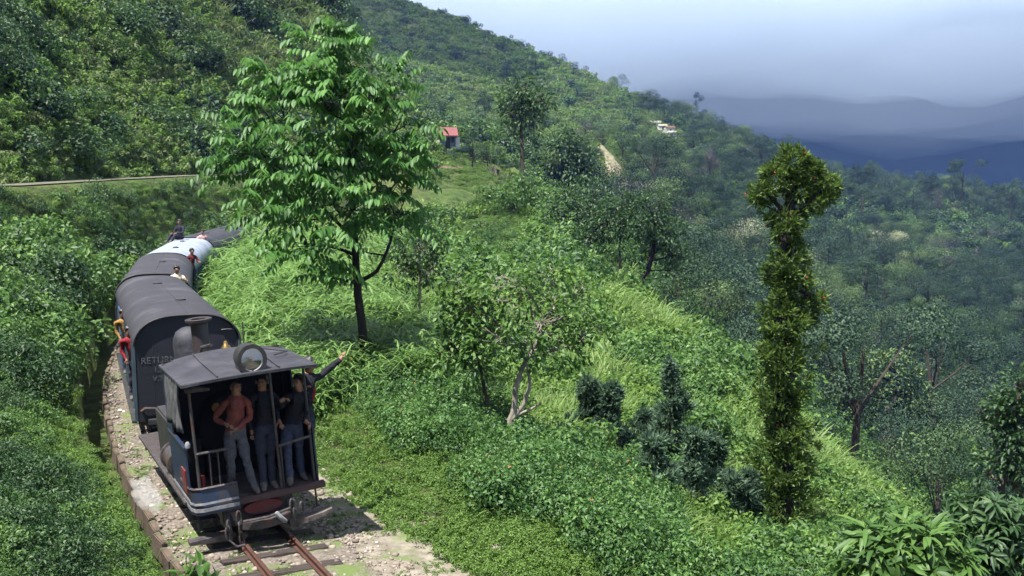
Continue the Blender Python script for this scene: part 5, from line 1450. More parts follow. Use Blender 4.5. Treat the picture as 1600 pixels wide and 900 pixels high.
hh, dd = hit(958, 478)
hero_tree('leaning_tree', 'broad dark tree with a leaning trunk at the edge of the slope', 'tree',
    [[(955, 478, 0.30, 0), (975, 468, 0.27, 0), (1000, 445, 0.24, 0), (1015, 415, 0.20, 0), (1022, 380, 0.12, 0)], [(960, 472, 0.18, 0), (930, 435, 0.15, 0), (922, 400, 0.10, 0), (918, 370, 0.06, 0)], [(968, 470, 0.14, 0), (970, 430, 0.12, 0), (968, 390, 0.07, 0)]],
    [(1000, 345, 40, 0), (950, 345, 36, 0), (1040, 362, 34, 0), (1022, 385, 26, 1), (920, 372, 24, 0), (1050, 395, 22, 0), (970, 320, 26, 0), (1020, 322, 28, 0), (1046, 422, 12, 0)],
    dd, spray, [L_dark], M_barkd, tips=420, per=12, L=0.26, W=0.14, seed=14, twig=0.03, flat=.7)
hero_tree('round_tree', 'grey green round tree left of the leaning tree', 'tree', [[(905, 430, 0.2, 2), (907, 390, 0.16, 2), (905, 340, 0.1, 2)]],
    [(905, 320, 36, 2), (880, 345, 30, 2), (930, 310, 28, 3), (900, 365, 30, 2), (870, 375, 20, 2), (935, 350, 26, 3)], dd + 6, spray, [L_oak], M_barkd, tips=260, per=12, L=0.32, W=0.17, seed=15, twig=0.03)

hero_tree('slim_tree', 'slim tall tree with a small crown rising near the far track', 'tree', [[(819, 338, 0.26, 0), (818, 290, 0.22, 0), (816, 240, 0.18, 0), (814, 200, 0.14, 0), (816, 150, 0.06, 0)]],
    [(805, 150, 26, 0), (838, 160, 24, 0), (815, 180, 24, 0), (795, 175, 18, 0), (848, 152, 15, 0), (795, 205, 13, 0), (832, 195, 14, 0), (818, 135, 18, 0)], 108, spray, [L_dark], M_bark, tips=160, per=11, L=0.42, W=0.22, seed=17, twig=0.04, rough_r=.5)
hero_tree('dark_round_tree', 'dark bushy tree between the slim tree and the landslide', 'tree', [[(888, 300, 0.3, 0), (886, 270, 0.25, 0), (888, 240, 0.15, 0)]],
    [(880, 235, 24, 0), (905, 240, 22, 0), (870, 260, 20, 0), (895, 265, 24, 0), (915, 262, 16, 0), (885, 220, 14, 0)], 150, spray, [L_oak], M_barkd, tips=200, per=13, L=0.6, W=0.34, seed=18, twig=0.05)

# column of epiphytes
def tower():
    d = hit(1228, 852)[1] * 1.0
    d = max(d, 19.0)
    foot = at(1226, 850, d); foot[2] = float(ground(foot[:1], foot[1:2])[0]) - 0.1
    root = empty('epiphyte_tree', tuple(foot)); tag(root, 'tall bare-topped tree wrapped in olive epiphytes like a column', 'tree')
    r = np.random.default_rng(33)
    ys = np.array([850, 760, 680, 600, 520, 440, 380, 340, 310, 270]); xs = np.array([1226, 1224, 1222, 1226, 1230, 1226, 1228, 1232, 1236, 1238])
    C = np.array([at(x, y, d) for x, y in zip(xs, ys)]) - foot
    tb = MB(); tb.tube([tuple(p) for p in C], list(np.linspace(0.20, 0.09, len(C))), 10)
    for (px, py, rr_) in ((1196, 300, .06), (1285, 296, .06), (1268, 330, .04), (1190, 318, .03), (1276, 470, .05)):
        a = C[7] if py < 400 else C[5]; e = at(px, py, d) - foot
        tb.tube([tuple(p) for p in branch_pts(a, e, r)], list(np.linspace(rr_, rr_ * .4, 5)), 6)
    tb.build('trunk', M_barkd, root, smooth=True)
    lb = LB(34)
    hw = lambda y: np.interp(y, [250, 300, 340, 370, 400, 450, 500, 560, 620, 700, 760, 830, 860], [24, 30, 32, 26, 26, 34, 42, 44, 42, 44, 48, 48, 40])
    # clumps down the trunk
    n = 1150
    yy = 330 + 525 * r.random(n); a = r.uniform(0, 6.283, n)
    keep = r.random(n) < np.interp(yy, [330, 355, 395, 430], [0.9, 0.6, 0.6, 1.0]); yy, a = yy[keep], a[keep]
    for y, ang in zip(yy, a):
        c = np.array([np.interp(-y, -ys, C[:, k]) for k in range(3)])
        rad = hw(y) * 0.72 * (0.75 + 1.0 * vnoise(np.array([ang * 1.3]), np.array([y / 22.0]), 4)[0] * 2 + 0.12) / 1700 * d
        p = c + np.array([math.cos(ang), math.sin(ang), 0]) * rad * r.uniform(.55, 1.05)
        clump(lb, p, np.array([math.cos(ang), math.sin(ang), 0.35]), r, 20, 0.115, 0.036, 0.12)
    for (px, py, rp, nn) in ((1238, 258, 26, 80), (1212, 280, 22, 60), (1262, 272, 20, 50), (1288, 292, 18, 50), (1192, 302, 15, 36), (1245, 298, 20, 44), (1270, 322, 13, 26), (1184, 322, 8, 14), (1276, 478, 16, 30), (1292, 312, 10, 16)):
        c = at(px, py, d) - foot; rad = rp / 1700 * d
        dv = rdir(r, nn, -0.7)
        for q in dv: clump(lb, c + q * rad * r.uniform(.6, 1.05), q, r, 18, 0.11, 0.034, 0.09)
    k = 60; i = r.integers(0, len(lb.V), k); Pf = np.array([lb.V[j][r.integers(0, len(lb.V[j]))] for j in i]); lb.dots(Pf, 0.022, mat=1)
    link_mesh('epiphytes', lb.mesh('epiphytes', [L_epi, F_red]), [], root)
def clump(lb, p, out, r, n, L, W, spread):
    d = unit(unit(out)[None] + r.normal(0, .7, (n, 3)) + np.array([0, 0, .25])); P = p + d * r.uniform(0, spread, n)[:, None]
    lb.leaf(P, d, unit(np.cross(d, r.normal(0, 1, (n, 3)))), L * r.uniform(.7, 1.3, n), W * r.uniform(.8, 1.3, n), var=np.clip(r.normal(.45, .25) + r.normal(0, .2, n), 0, 1))
tower()

# young blue-green conifers below the path
def conifer(px, py, hpx, wpx, label, seed, d=None):
    P, dd = hit(px, py)
    d = d or dd; foot = at(px, py, d); foot[2] = float(ground(foot[:1], foot[1:2])[0]) - 0.05
    H = hpx / 1700 * d; Wd = wpx / 1700 * d * 1.5
    root = empty('young_conifer', tuple(foot)); tag(root, label, 'conifer', 'young conifers on the slope')
    r = np.random.default_rng(seed); tb = MB(); lx = r.normal(0, .03, 2) * H
    tb.tube([(0, 0, 0), (lx[0] * .5, lx[1] * .5, H * .5), (lx[0], lx[1], H)], [0.05, 0.03, 0.006], 7)
    lb = LB(seed)
    nb = 70
    for k in range(nb):
        t = (k + r.random()) / nb; z = H * (0.04 + 0.94 * t); a = r.uniform(0, 6.283)
        prof_ = (1 - t) ** 0.55 * (0.75 + 0.45 * math.sin(t * 9 + seed)) * Wd * r.uniform(.35, 1.25) + 0.04
        e = np.array([lx[0] * t + math.cos(a) * prof_, lx[1] * t + math.sin(a) * prof_, z + prof_ * 0.35]); s_ = np.array([lx[0] * t, lx[1] * t, z - prof_ * .15])
        if k % 3 == 0: tb.tube([tuple(s_), tuple(e)], [0.012, 0.004], 5, cap=False)
        m = 9
        for q in np.linspace(.35, 1.0, m):
            p = s_ + (e - s_) * q
            nn = 7; dv = unit((e - s_)[None] / (np.linalg.norm(e - s_) + 1e-6) * 0.6 + r.normal(0, .55, (nn, 3)) + np.array([0, 0, .45]))
            lb.leaf(np.repeat(p[None], nn, 0), dv, rdir(r, nn), r.uniform(.11, .23, nn), 0.034, droop=0.35)
    tb.build('trunk', M_bark, root, smooth=True)
    link_mesh('crown', lb.mesh('crown', [L_con]), [], root)
for i, (px, py, h, w, lab) in enumerate([(918, 690, 100, 18, 'bluish conifer, leftmost of the group below the forked tree'), (955, 706, 108, 16, 'thin bluish conifer, second from the left in the group'), (1008, 722, 80, 15, 'small bluish conifer left of the tallest one'),
        (1045, 765, 205, 24, 'tallest bluish conifer of the group on the slope'), (1022, 800, 120, 22, 'bushy bluish conifer in front of the tallest one'), (1080, 810, 140, 22, 'bluish conifer just right of the tallest one'),
        (1112, 806, 128, 22, 'bluish conifer in the middle of the right-hand row'), (1140, 830, 90, 18, 'short bluish conifer second from the epiphyte column'), (1168, 836, 100, 18, 'bluish conifer nearest the epiphyte column'), (985, 745, 62, 14, 'smallest bluish conifer, low in the grass')]):
    conifer(px, py, h, w, lab, 50 + i)

# tree fern
def treefern(px, py, hpx, label, fr=15, L=0.7):
    P, d = hit(px, py); foot = P.copy(); foot[2] -= 0.05; H = hpx / 1700 * d
    root = empty('tree_fern', tuple(foot)); tag(root, label, 'fern')
    tb = MB(); tb.tube([(0, 0, 0), (0.03, 0, H * .5), (0.0, 0.02, H)], [0.06, 0.05, 0.05], 8); tb.build('stem', M_barkp, root, smooth=True)
    lb = LB(7); r = lb.r
    for k in range(fr):
        a = 6.283 * k / fr + r.normal(0, .15); D = np.array([math.cos(a), math.sin(a), r.uniform(.3, .9)]); t = np.linspace(.15, 1, 16)
        C = np.array([0, 0.02, H]) + unit(D) * (t * L)[:, None] - np.array([0, 0, 1]) * (0.55 * L * t ** 2)[:, None]
        s_ = unit(np.cross(D, np.array([0, 0, 1.])))
        for sg in (-1, 1): lb.leaf(C, unit(np.repeat((s_ * sg + unit(D) * .3 - np.array([0, 0, .25]))[None], 16, 0)), np.repeat(np.array([[0, 0, 1.]]), 16, 0) + D * .2, 0.20 * np.sin(t * 2.7 + .3) + .03, 0.035)
    link_mesh('fronds', lb.mesh('fronds', [L_rhod]), [], root)
treefern(1040, 640, 48, 'tree fern with pale arching fronds above the conifers')
treefern(985, 640, 20, 'low fern in the grass left of the tree fern', fr=12, L=0.5)

# big-leaved shrubs at the lower right, right edge trees, sprig at the lower left
hero_tree('big_leaved_shrub', 'light green shrub of long shiny leaves at the bottom right', 'shrub', [[(1415, 980, 0.05, 0), (1412, 900, 0.035, 0), (1408, 850, 0.015, 0)], [(1418, 960, 0.03, 0), (1460, 890, 0.02, 0), (1475, 850, 0.012, 0)], [(1410, 960, 0.03, 0), (1365, 890, 0.02, 0), (1345, 850, 0.012, 0)]],
    [(1410, 830, 38, 0), (1465, 845, 36, 0), (1350, 850, 34, 0), (1440, 880, 44, -.3), (1380, 885, 40, -.3), (1490, 890, 34, 0), (1330, 895, 24, 0), (1420, 925, 50, -.2)], 12.0, whorl, [L_rhod], M_bark, tips=110, per=10, L=0.30, W=0.070, seed=61, twig=0.008, rough_r=.4)
hero_tree('dark_shrub', 'dark green leafy shrub in the bottom right corner', 'shrub', [[(1570, 1000, 0.06, 0), (1560, 900, 0.04, 0), (1555, 830, 0.02, 0)], [(1570, 980, 0.04, 0), (1520, 890, 0.025, 0), (1505, 830, 0.012, 0)]],
    [(1540, 800, 38, 0), (1500, 800, 26, .3), (1585, 815, 40, 0), (1555, 850, 46, -.3), (1510, 850, 34, -.1), (1600, 870, 44, 0), (1540, 895, 48, -.2), (1480, 815, 18, .3)], 14.0, whorl, [L_dark], M_bark, tips=170, per=10, L=0.20, W=0.055, seed=62, twig=0.008, rough_r=.45)
hero_tree('edge_tree', 'dark glossy-leaved tree cut by the right edge of the view', 'tree', [[(1562, 790, 0.10, 0), (1568, 740, 0.09, 0), (1580, 690, 0.075, 0), (1590, 630, 0.05, 0), (1592, 590, .02, 0)]],
    [(1590, 605, 26, 0), (1575, 645, 28, 0), (1600, 650, 30, 0), (1560, 665, 18, 0), (1590, 690, 32, 0), (1565, 725, 22, 0), (1545, 740, 16, 0), (1610, 730, 30, 0), (1590, 760, 16, 0)], 30, spray, [L_dark], M_bark, tips=200, per=11, L=0.19, W=0.10, seed=63, twig=0.014)
hero_tree('leaning_oak', 'broad pale green tree with a black slanting limb in the ravine', 'tree', [[(1326, 742, 0.42, 0), (1338, 715, 0.40, 0), (1356, 690, 0.38, -1), (1372, 662, 0.34, -2), (1392, 640, 0.24, -2), (1405, 605, .14, -1)], [(1326, 735, 0.25, 0), (1315, 680, .2, 0), (1318, 630, .14, 0)]],
    [(1330, 600, 34, 0), (1375, 585, 34, 0), (1420, 610, 34, 0), (1450, 650, 30, 0), (1310, 645, 26, 0), (1430, 690, 28, 0), (1345, 640, 22, 1), (1395, 570, 26, 0), (1460, 690, 22, 0), (1405, 655, 22, 2), (1300, 690, 18, 0)], 104, spray, [L_forest2], M_barkd, tips=420, per=13, L=0.42, W=0.24, seed=64, twig=0.05)
hero_tree('sprig', 'bright broad-leaved sprig poking up at the bottom left of the rails', 'plant', [[(300, 990, 0.012, 0), (302, 930, 0.01, 0), (306, 895, 0.006, 0)], [(302, 960, 0.01, 0), (285, 915, 0.006, 0)]],
    [(306, 888, 10, 0), (282, 905, 12, 0), (325, 912, 14, 0)], 9.0, whorl, [L_rhod], M_bark, tips=7, per=5, L=0.17, W=0.075, seed=65, twig=0.004)

for i, (px, py, h, lab) in enumerate([(520, 560, 70, 'dark leafy shrub behind the cab roof'), (470, 545, 60, 'leafy shrub close behind the smoking engine'), (618, 630, 54, 'bushy dark shrub at the foot of the tall feather-leaved tree'), (650, 640, 52, 'dark spreading shrub right of the tall tree foot'), (700, 655, 40, 'small dark shrub left of the slender tree')]):
    P_, d_ = hit(px, py)
    hero_tree('shrub', lab, 'shrub', [[(px, py, 0.03, 0), (px + 2, py - h * .5, 0.02, 0), (px - 3, py - h * .8, 0.01, 0)]], [(px, py - h * .55, h * .42, 0), (px - h * .4, py - h * .3, h * .34, 0), (px + h * .42, py - h * .32, h * .34, -.1), (px + 4, py - h * .2, h * .36, -.3)],
        d_, whorl, [L_dark if i != 1 else L_mid], M_bark, tips=60, per=8, L=0.24, W=0.052, seed=90 + i, twig=0.006, rough_r=.4)
# ------------------------------------------------------------------ ground cover
def sample(n, px0, px1, r0, r1, seed):
    r = np.random.default_rng(seed)
    th = np.arctan((r.uniform(px0, px1, n) - 800) / 1700); lr = r.uniform(math.log(r0), math.log(r1), n); rr = np.exp(lr)
    x, y = rr * np.sin(th), rr * np.cos(th)
    S, U, Zt = su_of(x, y)
    return r, x, y, rr, S, U
def road_dist(x, y):
    out = np.full(len(x), 99.0)
    for c in range(0, len(x), 20000):
        sl = slice(c, c + 20000); out[sl] = np.sqrt(((x[sl, None] - RX[None]) ** 2 + (y[sl, None] - RY[None]) ** 2).min(1))
    return out
def side_of_road(x, y):
    """+ above the road (uphill), - below"""
    k = np.argmin((x[:, None] - RX[None, ::4]) ** 2 + (y[:, None] - RY[None, ::4]) ** 2, 1) * 4
    tx, ty = np.gradient(RX)[k], np.gradient(RY)[k]
    return tx * (y - RY[k]) - ty * (x - RX[k])
def put(x, y, sink=0.05):
    return np.stack([x, y, ground(x, y) - sink], 1)
def pxof(x, y): return 800 + 1700 * x / y

# things that must stay in sight: nothing tall grows on them or just below them
CLEAR = []
for cpx, cpy, cw2, fr, d0_ in ((568, 592, 42, .76, 10), (700, 240, 26, .86, 100), (760, 350, 75, .74, 40), (985, 452, 55, .86, 40), (850, 315, 30, .9, 60), (938, 232, 18, .84, 150), (956, 258, 26, .84, 150), (1042, 205, 36, .84, 200), (1126, 208, 16, .92, 200), (700, 268, 60, .93, 60), (740, 262, 50, .93, 80), (1290, 275, 40, .90, 200), (820, 338, 18, .85, 80)):
    P_, d_ = hit(cpx, cpy, d0_); CLEAR.append((cpx, cw2, np.hypot(P_[0], P_[1]), fr))
def clear_of(x, y):
    p_ = pxof(x, y); q_ = np.hypot(x, y); k_ = np.ones(len(x), bool)
    for cpx, cw2, cr, fr in CLEAR: k_ &= ~((np.abs(p_ - cpx) < cw2) & (q_ < cr * 1.03) & (q_ > cr * fr))
    return k_

# left bank
r, x, y, rr, S, U = sample(21000, -260, 520, 5.5, 105, 1)
pn = fbm(x / 3.2, y / 3.2, 41, 3); pn2 = fbm(x / 9, y / 9, 47, 2)
rd = road_dist(x, y)
ok = (U < -2.15) & (rd > 2.3) & (side_of_road(x, y) < 0) & ~((rr < 7.0))
def sc(rr, k, lo=0.30, hi=1.6): return np.clip(k * rr, lo, hi)
edge_ = (U > -2.6)
kind = np.where(pn > 0.05, 2, np.where(pn < -0.22, 1, 0)); kind = np.where((r.random(len(x)) < .22), 2, kind); kind = np.where((r.random(len(x)) < .08), 3, kind); kind = np.where((rr < 45) & (r.random(len(x)) < .10), 4, kind)
kind = np.where((rr > 40) & (pn2 > 0.1) & (r.random(len(x)) < .6), 3, kind)
s_ = sc(rr, 0.028) * np.exp(np.clip(r.normal(-.12, .30, len(x)), -.8, .45)) * np.clip(1 + 1.1 * fbm(x / 1.9, y / 1.9, 48, 2), .5, 1.9); s_ = np.where(edge_, s_ * 0.6, s_)
ok &= clear_of(x, y)
s_ = np.where(rd < 4.5, s_ * .45, s_)
s_ = np.where(rr < 13, s_ * np.clip(rr / 13, .5, 1), s_)
for k, (kn, nm, lab, cat) in enumerate((('bush', 'undergrowth', 'leafy undergrowth covering the cut bank left of the train', 'undergrowth'), ('dark', 'undergrowth', 'darker leafy undergrowth in patches on the left bank', 'undergrowth'), ('herb', 'herbs', 'light green herbs over the left bank', 'herbs'), ('grass', 'grass', 'grass tussocks on the left bank', 'grass'), ('broad', 'herbs', 'broad-leaved plants scattered over the left bank', 'plants'))):
    m = ok & (kind == k); scatter(nm, kn, put(x[m], y[m], 0.10), s_[m] * (1.0, 1.0, 1.0, 1.3, 0.8)[k], lab, cat, tilt=0.25, seed=k)

# verge right of the engine, flowering bushes, canes, grass slope
r, x, y, rr, S, U = sample(10500, 330, 1250, 9.5, 40, 2)
m = (U > 1.9 + 0.55 * np.clip(-S / 6, 0, 1)) & (U < 4.2) & (S > -12) & (S < 16)
scatter('grass', 'lawn', put(x[m], y[m], 0.03), r.uniform(.45, .85, m.sum()), 'short bright herbs and grass on the verge right of the engine', 'grass', seed=5)
m = (U > 1.1) & (U < 2.4) & (S > -10) & (S < 40) & (r.random(len(x)) < .30) & (fbm(x * 1.3, y * 1.3, 77) > 0.02)
scatter('weeds', 'lawn', put(x[m], y[m], -0.01), r.uniform(.18, .4, m.sum()), 'low weeds on the track shoulder', 'weeds', seed=6)
rb, xb, yb, rrb, Sb, Ub = sample(7000, -150, 420, 8.5, 40, 23)
m = (Ub < -1.88) & (Ub > -2.5) & (Sb > -12)
scatter('weeds', 'herb', put(xb[m], yb[m], .05), rb.uniform(.18, .36, m.sum()), 'small herbs and ferns on the lip of the cut bank', 'weeds', seed=24)
rb, xb, yb, rrb, Sb, Ub = sample(2600, -100, 520, 10, 45, 22)
m = (np.abs(Ub) < 1.2) & (Sb > -9) & (fbm(xb * 1.1, yb * 1.1, 79) > 0.06) & (np.abs(np.abs(Ub) - 0.325) > 0.12)
Pw = np.stack([xb[m], yb[m], np.interp(Sb[m], _s, TZ) - 0.13], 1)
scatter('weeds', 'lawn', Pw, rb.uniform(.12, .30, m.sum()), 'tiny weeds between the sleepers and stones', 'weeds', seed=7)
r, x, y, rr, S, U = sample(9000, 480, 1420, 9, 32, 3)
lim = 3.3 + np.where(S > -1, 0.0, 0.35 * np.clip(-S - 1, 0, 4)) + fbm(x / 1.5, y / 1.5, 71) * 0.9
m = (U > lim) & (U < np.interp(pxof(x, y), [600, 850, 950, 1200], [7.5, 6.5, 6.0, 6.4]) + fbm(x / 2.5, y / 2.5, 72) * 2) & (S < 8.5) & (S > -14)
m &= (r.random(len(x)) < 0.62)
scatter('flowering_bushes', 'lantana', put(x[m], y[m], 0.12), np.exp(np.clip(r.normal(-.55, .28, m.sum()), -1.2, .1)), 'low bushes with tiny orange and pink flowers in front of the slope', 'flowering bushes', tilt=0.2, seed=8)
m2 = (U > lim) & (S < 12) & (r.random(len(x)) < 0.10)
scatter('grass', 'grass', put(x[m2], y[m2]), r.uniform(.9, 1.5, m2.sum()), 'grass standing up through the flowering bushes', 'grass', seed=9)
r, x, y, rr, S, U = sample(4200, 300, 700, 20, 75, 4)
m = (U > 1.75) & (U < 6.5 + fbm(x / 3, y / 3, 73) * 3) & (S > 6.5) & (S < 52)
m &= (r.random(len(x)) < np.clip((S - 4) / 6, .35, 1) * 0.8) & clear_of(x, y)
scatter('canes', 'cane', put(x[m], y[m]), np.clip(rr[m] * 0.030, .7, 1.5) * r.uniform(.7, 1.25, m.sum()), 'tall cane grass with long arching leaves beside the coaches', 'cane grass', seed=10)
r, x, y, rr, S, U = sample(30000, 420, 1520, 13, 125, 5)
pn = fbm(x / 2.6, y / 2.6, 61, 3); pn3 = fbm(x / 8, y / 8, 62, 2); px = pxof(x, y)
slope = ((U > 4.0) | (U == 99)) & (rd_ok := (road_dist(x, y) > 2.5)) & ((side_of_road(x, y) < 0) | (px > 700)) & ~((S < 8.5) & (U < 6.2) & (rr < 28))
slope &= ~((U > -1.8) & (U < 1.8)) & ~((U > 0) & (U < 3) & (S > 74) & (S < 101))
lowz = ~clear_of(x, y)
k = np.where(pn > 0.02, 0, np.where(pn < -0.28, 2, 1)); k = np.where((pn3 < -0.22) & (rr > 45), 2, k); k = np.where(r.random(len(x)) < .05, 3, k); k = np.where((rr > 70) & (r.random(len(x)) < .25), 2, k)
for q, (kn, nm, lab, cat, f) in enumerate((('grass', 'grass', 'bright hill grass over the slope right of the railway', 'grass', 1.25), ('herb', 'herbs', 'light leafy herbs mixed into the grass slope', 'herbs', .95), ('bush', 'undergrowth', 'scattered low green bushes over the grass slope', 'undergrowth', .9), ('dry', 'grass', 'yellowish grass tufts on the slope', 'grass', 1.2))):
    m = slope & (k == q); scatter(nm, kn, put(x[m], y[m]), np.clip(rr[m] * .030, .55, 2.2) * np.exp(np.clip(r.normal(0, .35, m.sum()), -.7, .7)) * f * np.where(lowz[m], .3, 1), lab, cat, tilt=.18, seed=11 + q)

r, x, y, rr, S, U = sample(9000, 630, 830, 82, 146, 68)
m = ~clear_of(x, y) & ~((U > -1.4) & (U < 2.0)) & (road_dist(x, y) > 1.1)
scatter('grass', 'herb', put(x[m], y[m], .05), r.uniform(.3, .75, m.sum()), 'low herbs on the bank between the far track and the hut', 'herbs', seed=68)
# low grass where the view stays open
r, x, y, rr, S, U = sample(26000, 620, 1340, 72, 430, 66)
m = ~clear_of(x, y) & ~((U > -1.4) & (U < 1.4)) & ~((U > 0) & (U < 2.2) & (S > 76) & (S < 100)) & (road_dist(x, y) > 1.3)
scatter('grass', 'fargrass', put(x[m], y[m], .05), np.clip(rr[m] * .0052, .35, 2.0) * r.uniform(.6, 1.4, m.sum()), 'low grass round the hut and along the far track', 'grass', seed=66)

r, x, y, rr, S, U = sample(14000, -150, 560, 32, 112, 67)
m = (road_dist(x, y) > 2.0) & (road_dist(x, y) < 7) & (side_of_road(x, y) < 0) & (U < -2)
scatter('herbs', 'herb', put(x[m], y[m], .05), np.clip(rr[m] * .008, .3, .7) * r.uniform(.6, 1.4, m.sum()), 'low green herbs on the slope just below the upper road', 'herbs', seed=67)

# hill above the road
r, x, y, rr, S, U = sample(26000, -150, 860, 34, 260, 6)
rd = road_dist(x, y); up = side_of_road(x, y) > 0
pn = fbm(x / 11.0, y / 11.0, 91, 4) * 1.3 + 0.2 * fbm(x / 30, y / 30, 95, 2)
ok = up & (rd > 2.2) & (rr < 190) & clear_of(x, y)
k = np.where(pn > -0.14, 2, np.where(pn < -0.34, 1, 0)); k = np.where(r.random(len(x)) < .22, 2, k)
high = (ground(x, y) > 17) & (pxof(x, y) > 230)
k = np.where(high & (k != 1) & (r.random(len(x)) < .7), 3, k)
for q, (kn, nm, lab, cat, f) in enumerate((('farbush', 'undergrowth', 'dense green scrub on the steep hill above the road', 'scrub', 1.25), ('dark', 'undergrowth', 'dark scrub in the gullies of the hill above the road', 'scrub', 1.55), ('fargrass', 'grass', 'green grassy strips on the hill above the road', 'grass', 1.1), ('dry', 'grass', 'olive grass near the crest of the left hill', 'grass', 1.7))):
    m = ok & (k == q); scatter(nm, kn, put(x[m], y[m], .1), np.clip(rr[m] * .0165, .7, 3.0) * r.uniform(.65, 1.35, m.sum()) * f, lab, cat, tilt=.25, seed=21 + q)

# far slopes: scrub and grass
r, x, y, rr, S, U = sample(30000, 500, 1680, 90, 600, 7)
px = pxof(x, y); pn = fbm(x / 26, y / 26, 101, 4)
grassy = ((px < 1010) & (rr > 190)) | ((px < 1300) & (rr > 300) & (pn > 0.1))
ok = ~((rr < 190) & (px < 700)) & ~((rr < 130) & (px < 930)) & clear_of(x, y)
k = np.where(pn > 0.02, 1, 0); k = np.where(grassy & (r.random(len(x)) < .80), 2, k); k = np.where(~grassy & (k == 1) & (r.random(len(x)) < .5), 0, k)
m = ok & (k == 0); scatter('scrub', 'farbush', put(x[m], y[m], .2), np.clip(rr[m] * .009, 1.0, 3.6) * r.uniform(.5, 1.4, m.sum()), 'scrub and small trees covering the far slopes', 'scrub', seed=31)
m = ok & (k >= 1); scatter('grass', 'fargrass', put(x[m], y[m], .2), np.clip(rr[m] * .0105, 1.2, 5) * r.uniform(.7, 1.3, m.sum()), 'grassy clearings and pastures on the far slopes', 'grass', seed=32)

# ------------------------------------------------------------------ forest across the ravine
def forest_kind(seed, h, cw_, mat, bark, n=3800, L=0.22, nl=7, trunk=0.30):
    r = np.random.default_rng(seed); b = LB(seed)
    c0 = h * trunk; cs = np.stack([r.normal(0, cw_ * .30, nl), r.normal(0, cw_ * .30, nl), r.uniform(c0, h * .88, nl)], 1); rs = r.uniform(.20, .36, nl) * cw_
    i = r.integers(0, nl, n); d = rdir(r, n, -.55); P = cs[i] + d * (rs[i] * r.uniform(.6, 1.05, n))[:, None] * np.array([1, 1, .8])
    out = unit(d + np.array([0, 0, .2]) + r.normal(0, .25, (n, 3))); D = unit(np.cross(out, r.normal(0, 1, (n, 3))) - np.array([0, 0, .2]))
    b.leaf(P, D, out, L * r.uniform(.7, 1.3, n), L * .62 * r.uniform(.8, 1.2, n), var=np.clip(r.random(n) * .7 + r.normal(.12, .12, nl)[i], 0, 1))
    crown = b.mesh('crown', [mat])
    tb = MB(); lean = r.normal(0, .05, 2) * h
    tb.tube([(0, 0, -1.0), (lean[0] * .3, lean[1] * .3, h * .3), (lean[0], lean[1], h * .75)], [.028 * h, .020 * h, .006 * h], 6)
    for c, q in zip(cs[:6], rs): tb.tube([(lean[0] * .4, lean[1] * .4, h * trunk * .9), tuple(np.array([c[0] * .45, c[1] * .45, (h * trunk * .9 + c[2]) * .5])), tuple(c * np.array([.8, .8, .97]))], [.009 * h, .006 * h, .002 * h], 5, cap=False)
    me = bpy.data.meshes.new('trunk'); me.from_pydata(tb.v, [], tb.f); me.materials.append(bark)
    return crown, me
KINDS = {
 'dark': ([forest_kind(200 + i, 9.5, 8.0, L_forest, M_barkd) for i in range(4)], 'dark green ravine tree', 'dark trees of the ravine forest'),
 'light': ([forest_kind(210 + i, 8.5, 7.5, L_forest2, M_bark) for i in range(3)], 'lighter green ravine tree', 'light green trees of the ravine forest'),
 'tall': ([forest_kind(220 + i, 13.0, 6.5, L_forest, M_bark, trunk=.5, nl=7) for i in range(2)], 'tall bare-stemmed ravine tree', 'tall trees of the ravine forest'),
 'grey': ([forest_kind(230 + i, 8.0, 7.0, L_greyf, M_bark, n=1900, L=.20) for i in range(2)], 'greyish half-bare ravine tree', 'greyish trees of the ravine forest'),
}
for kn, (ms, lab, grp) in KINDS.items():
    joined = []
    for cr, tr in ms:
        bm = bmesh.new(); bm.from_mesh(cr); nf = len(bm.faces); bm.from_mesh(tr)
        bm.faces.ensure_lookup_table()
        for f in bm.faces[nf:]: f.material_index = 1
        j = bpy.data.meshes.new('tree'); bm.to_mesh(j); bm.free(); j.materials.append(cr.materials[0]); j.materials.append(tr.materials[0]); joined.append(j)
    kit('tree_' + kn, joined)

r = np.random.default_rng(77)
gx, gy = np.meshgrid(np.arange(-60, 330, 6.9), np.arange(70, 520, 6.9)); gx = (gx + r.uniform(-3, 3, gx.shape)).ravel(); gy = (gy + r.uniform(-3, 3, gy.shape)).ravel()
px = pxof(gx, gy); rr = np.hypot(gx, gy); gz = ground(gx, gy); pn = fbm(gx / 30, gy / 30, 111, 3)
dens = np.where(px > 1000, 0.95, np.where(px > 830, 0.75, 0.45))
dens = np.where((px < 1000) & (rr > 260), 0.05, dens); dens = np.where((px < 900) & (rr > 200), 0.10, dens); dens = np.where((px < 1000) & (pn > 0.0), dens * .4, dens)
dens = np.where((px > 1000) & (rr > 260) & (pn > 0.10), dens * 0.15, dens)
edge_r = np.interp(px, [600, 700, 830, 900, 960, 1000, 1100, 1200, 1350, 1600], [175, 175, 150, 140, 112, 100, 84, 78, 72, 66])
keep = (px > 655) & (px < 1660) & (rr > edge_r) & (r.random(len(gx)) < dens) & (rr < 500) & clear_of(gx, gy)
gx, gy, gz, px, rr = gx[keep], gy[keep], gz[keep], px[keep], rr[keep]
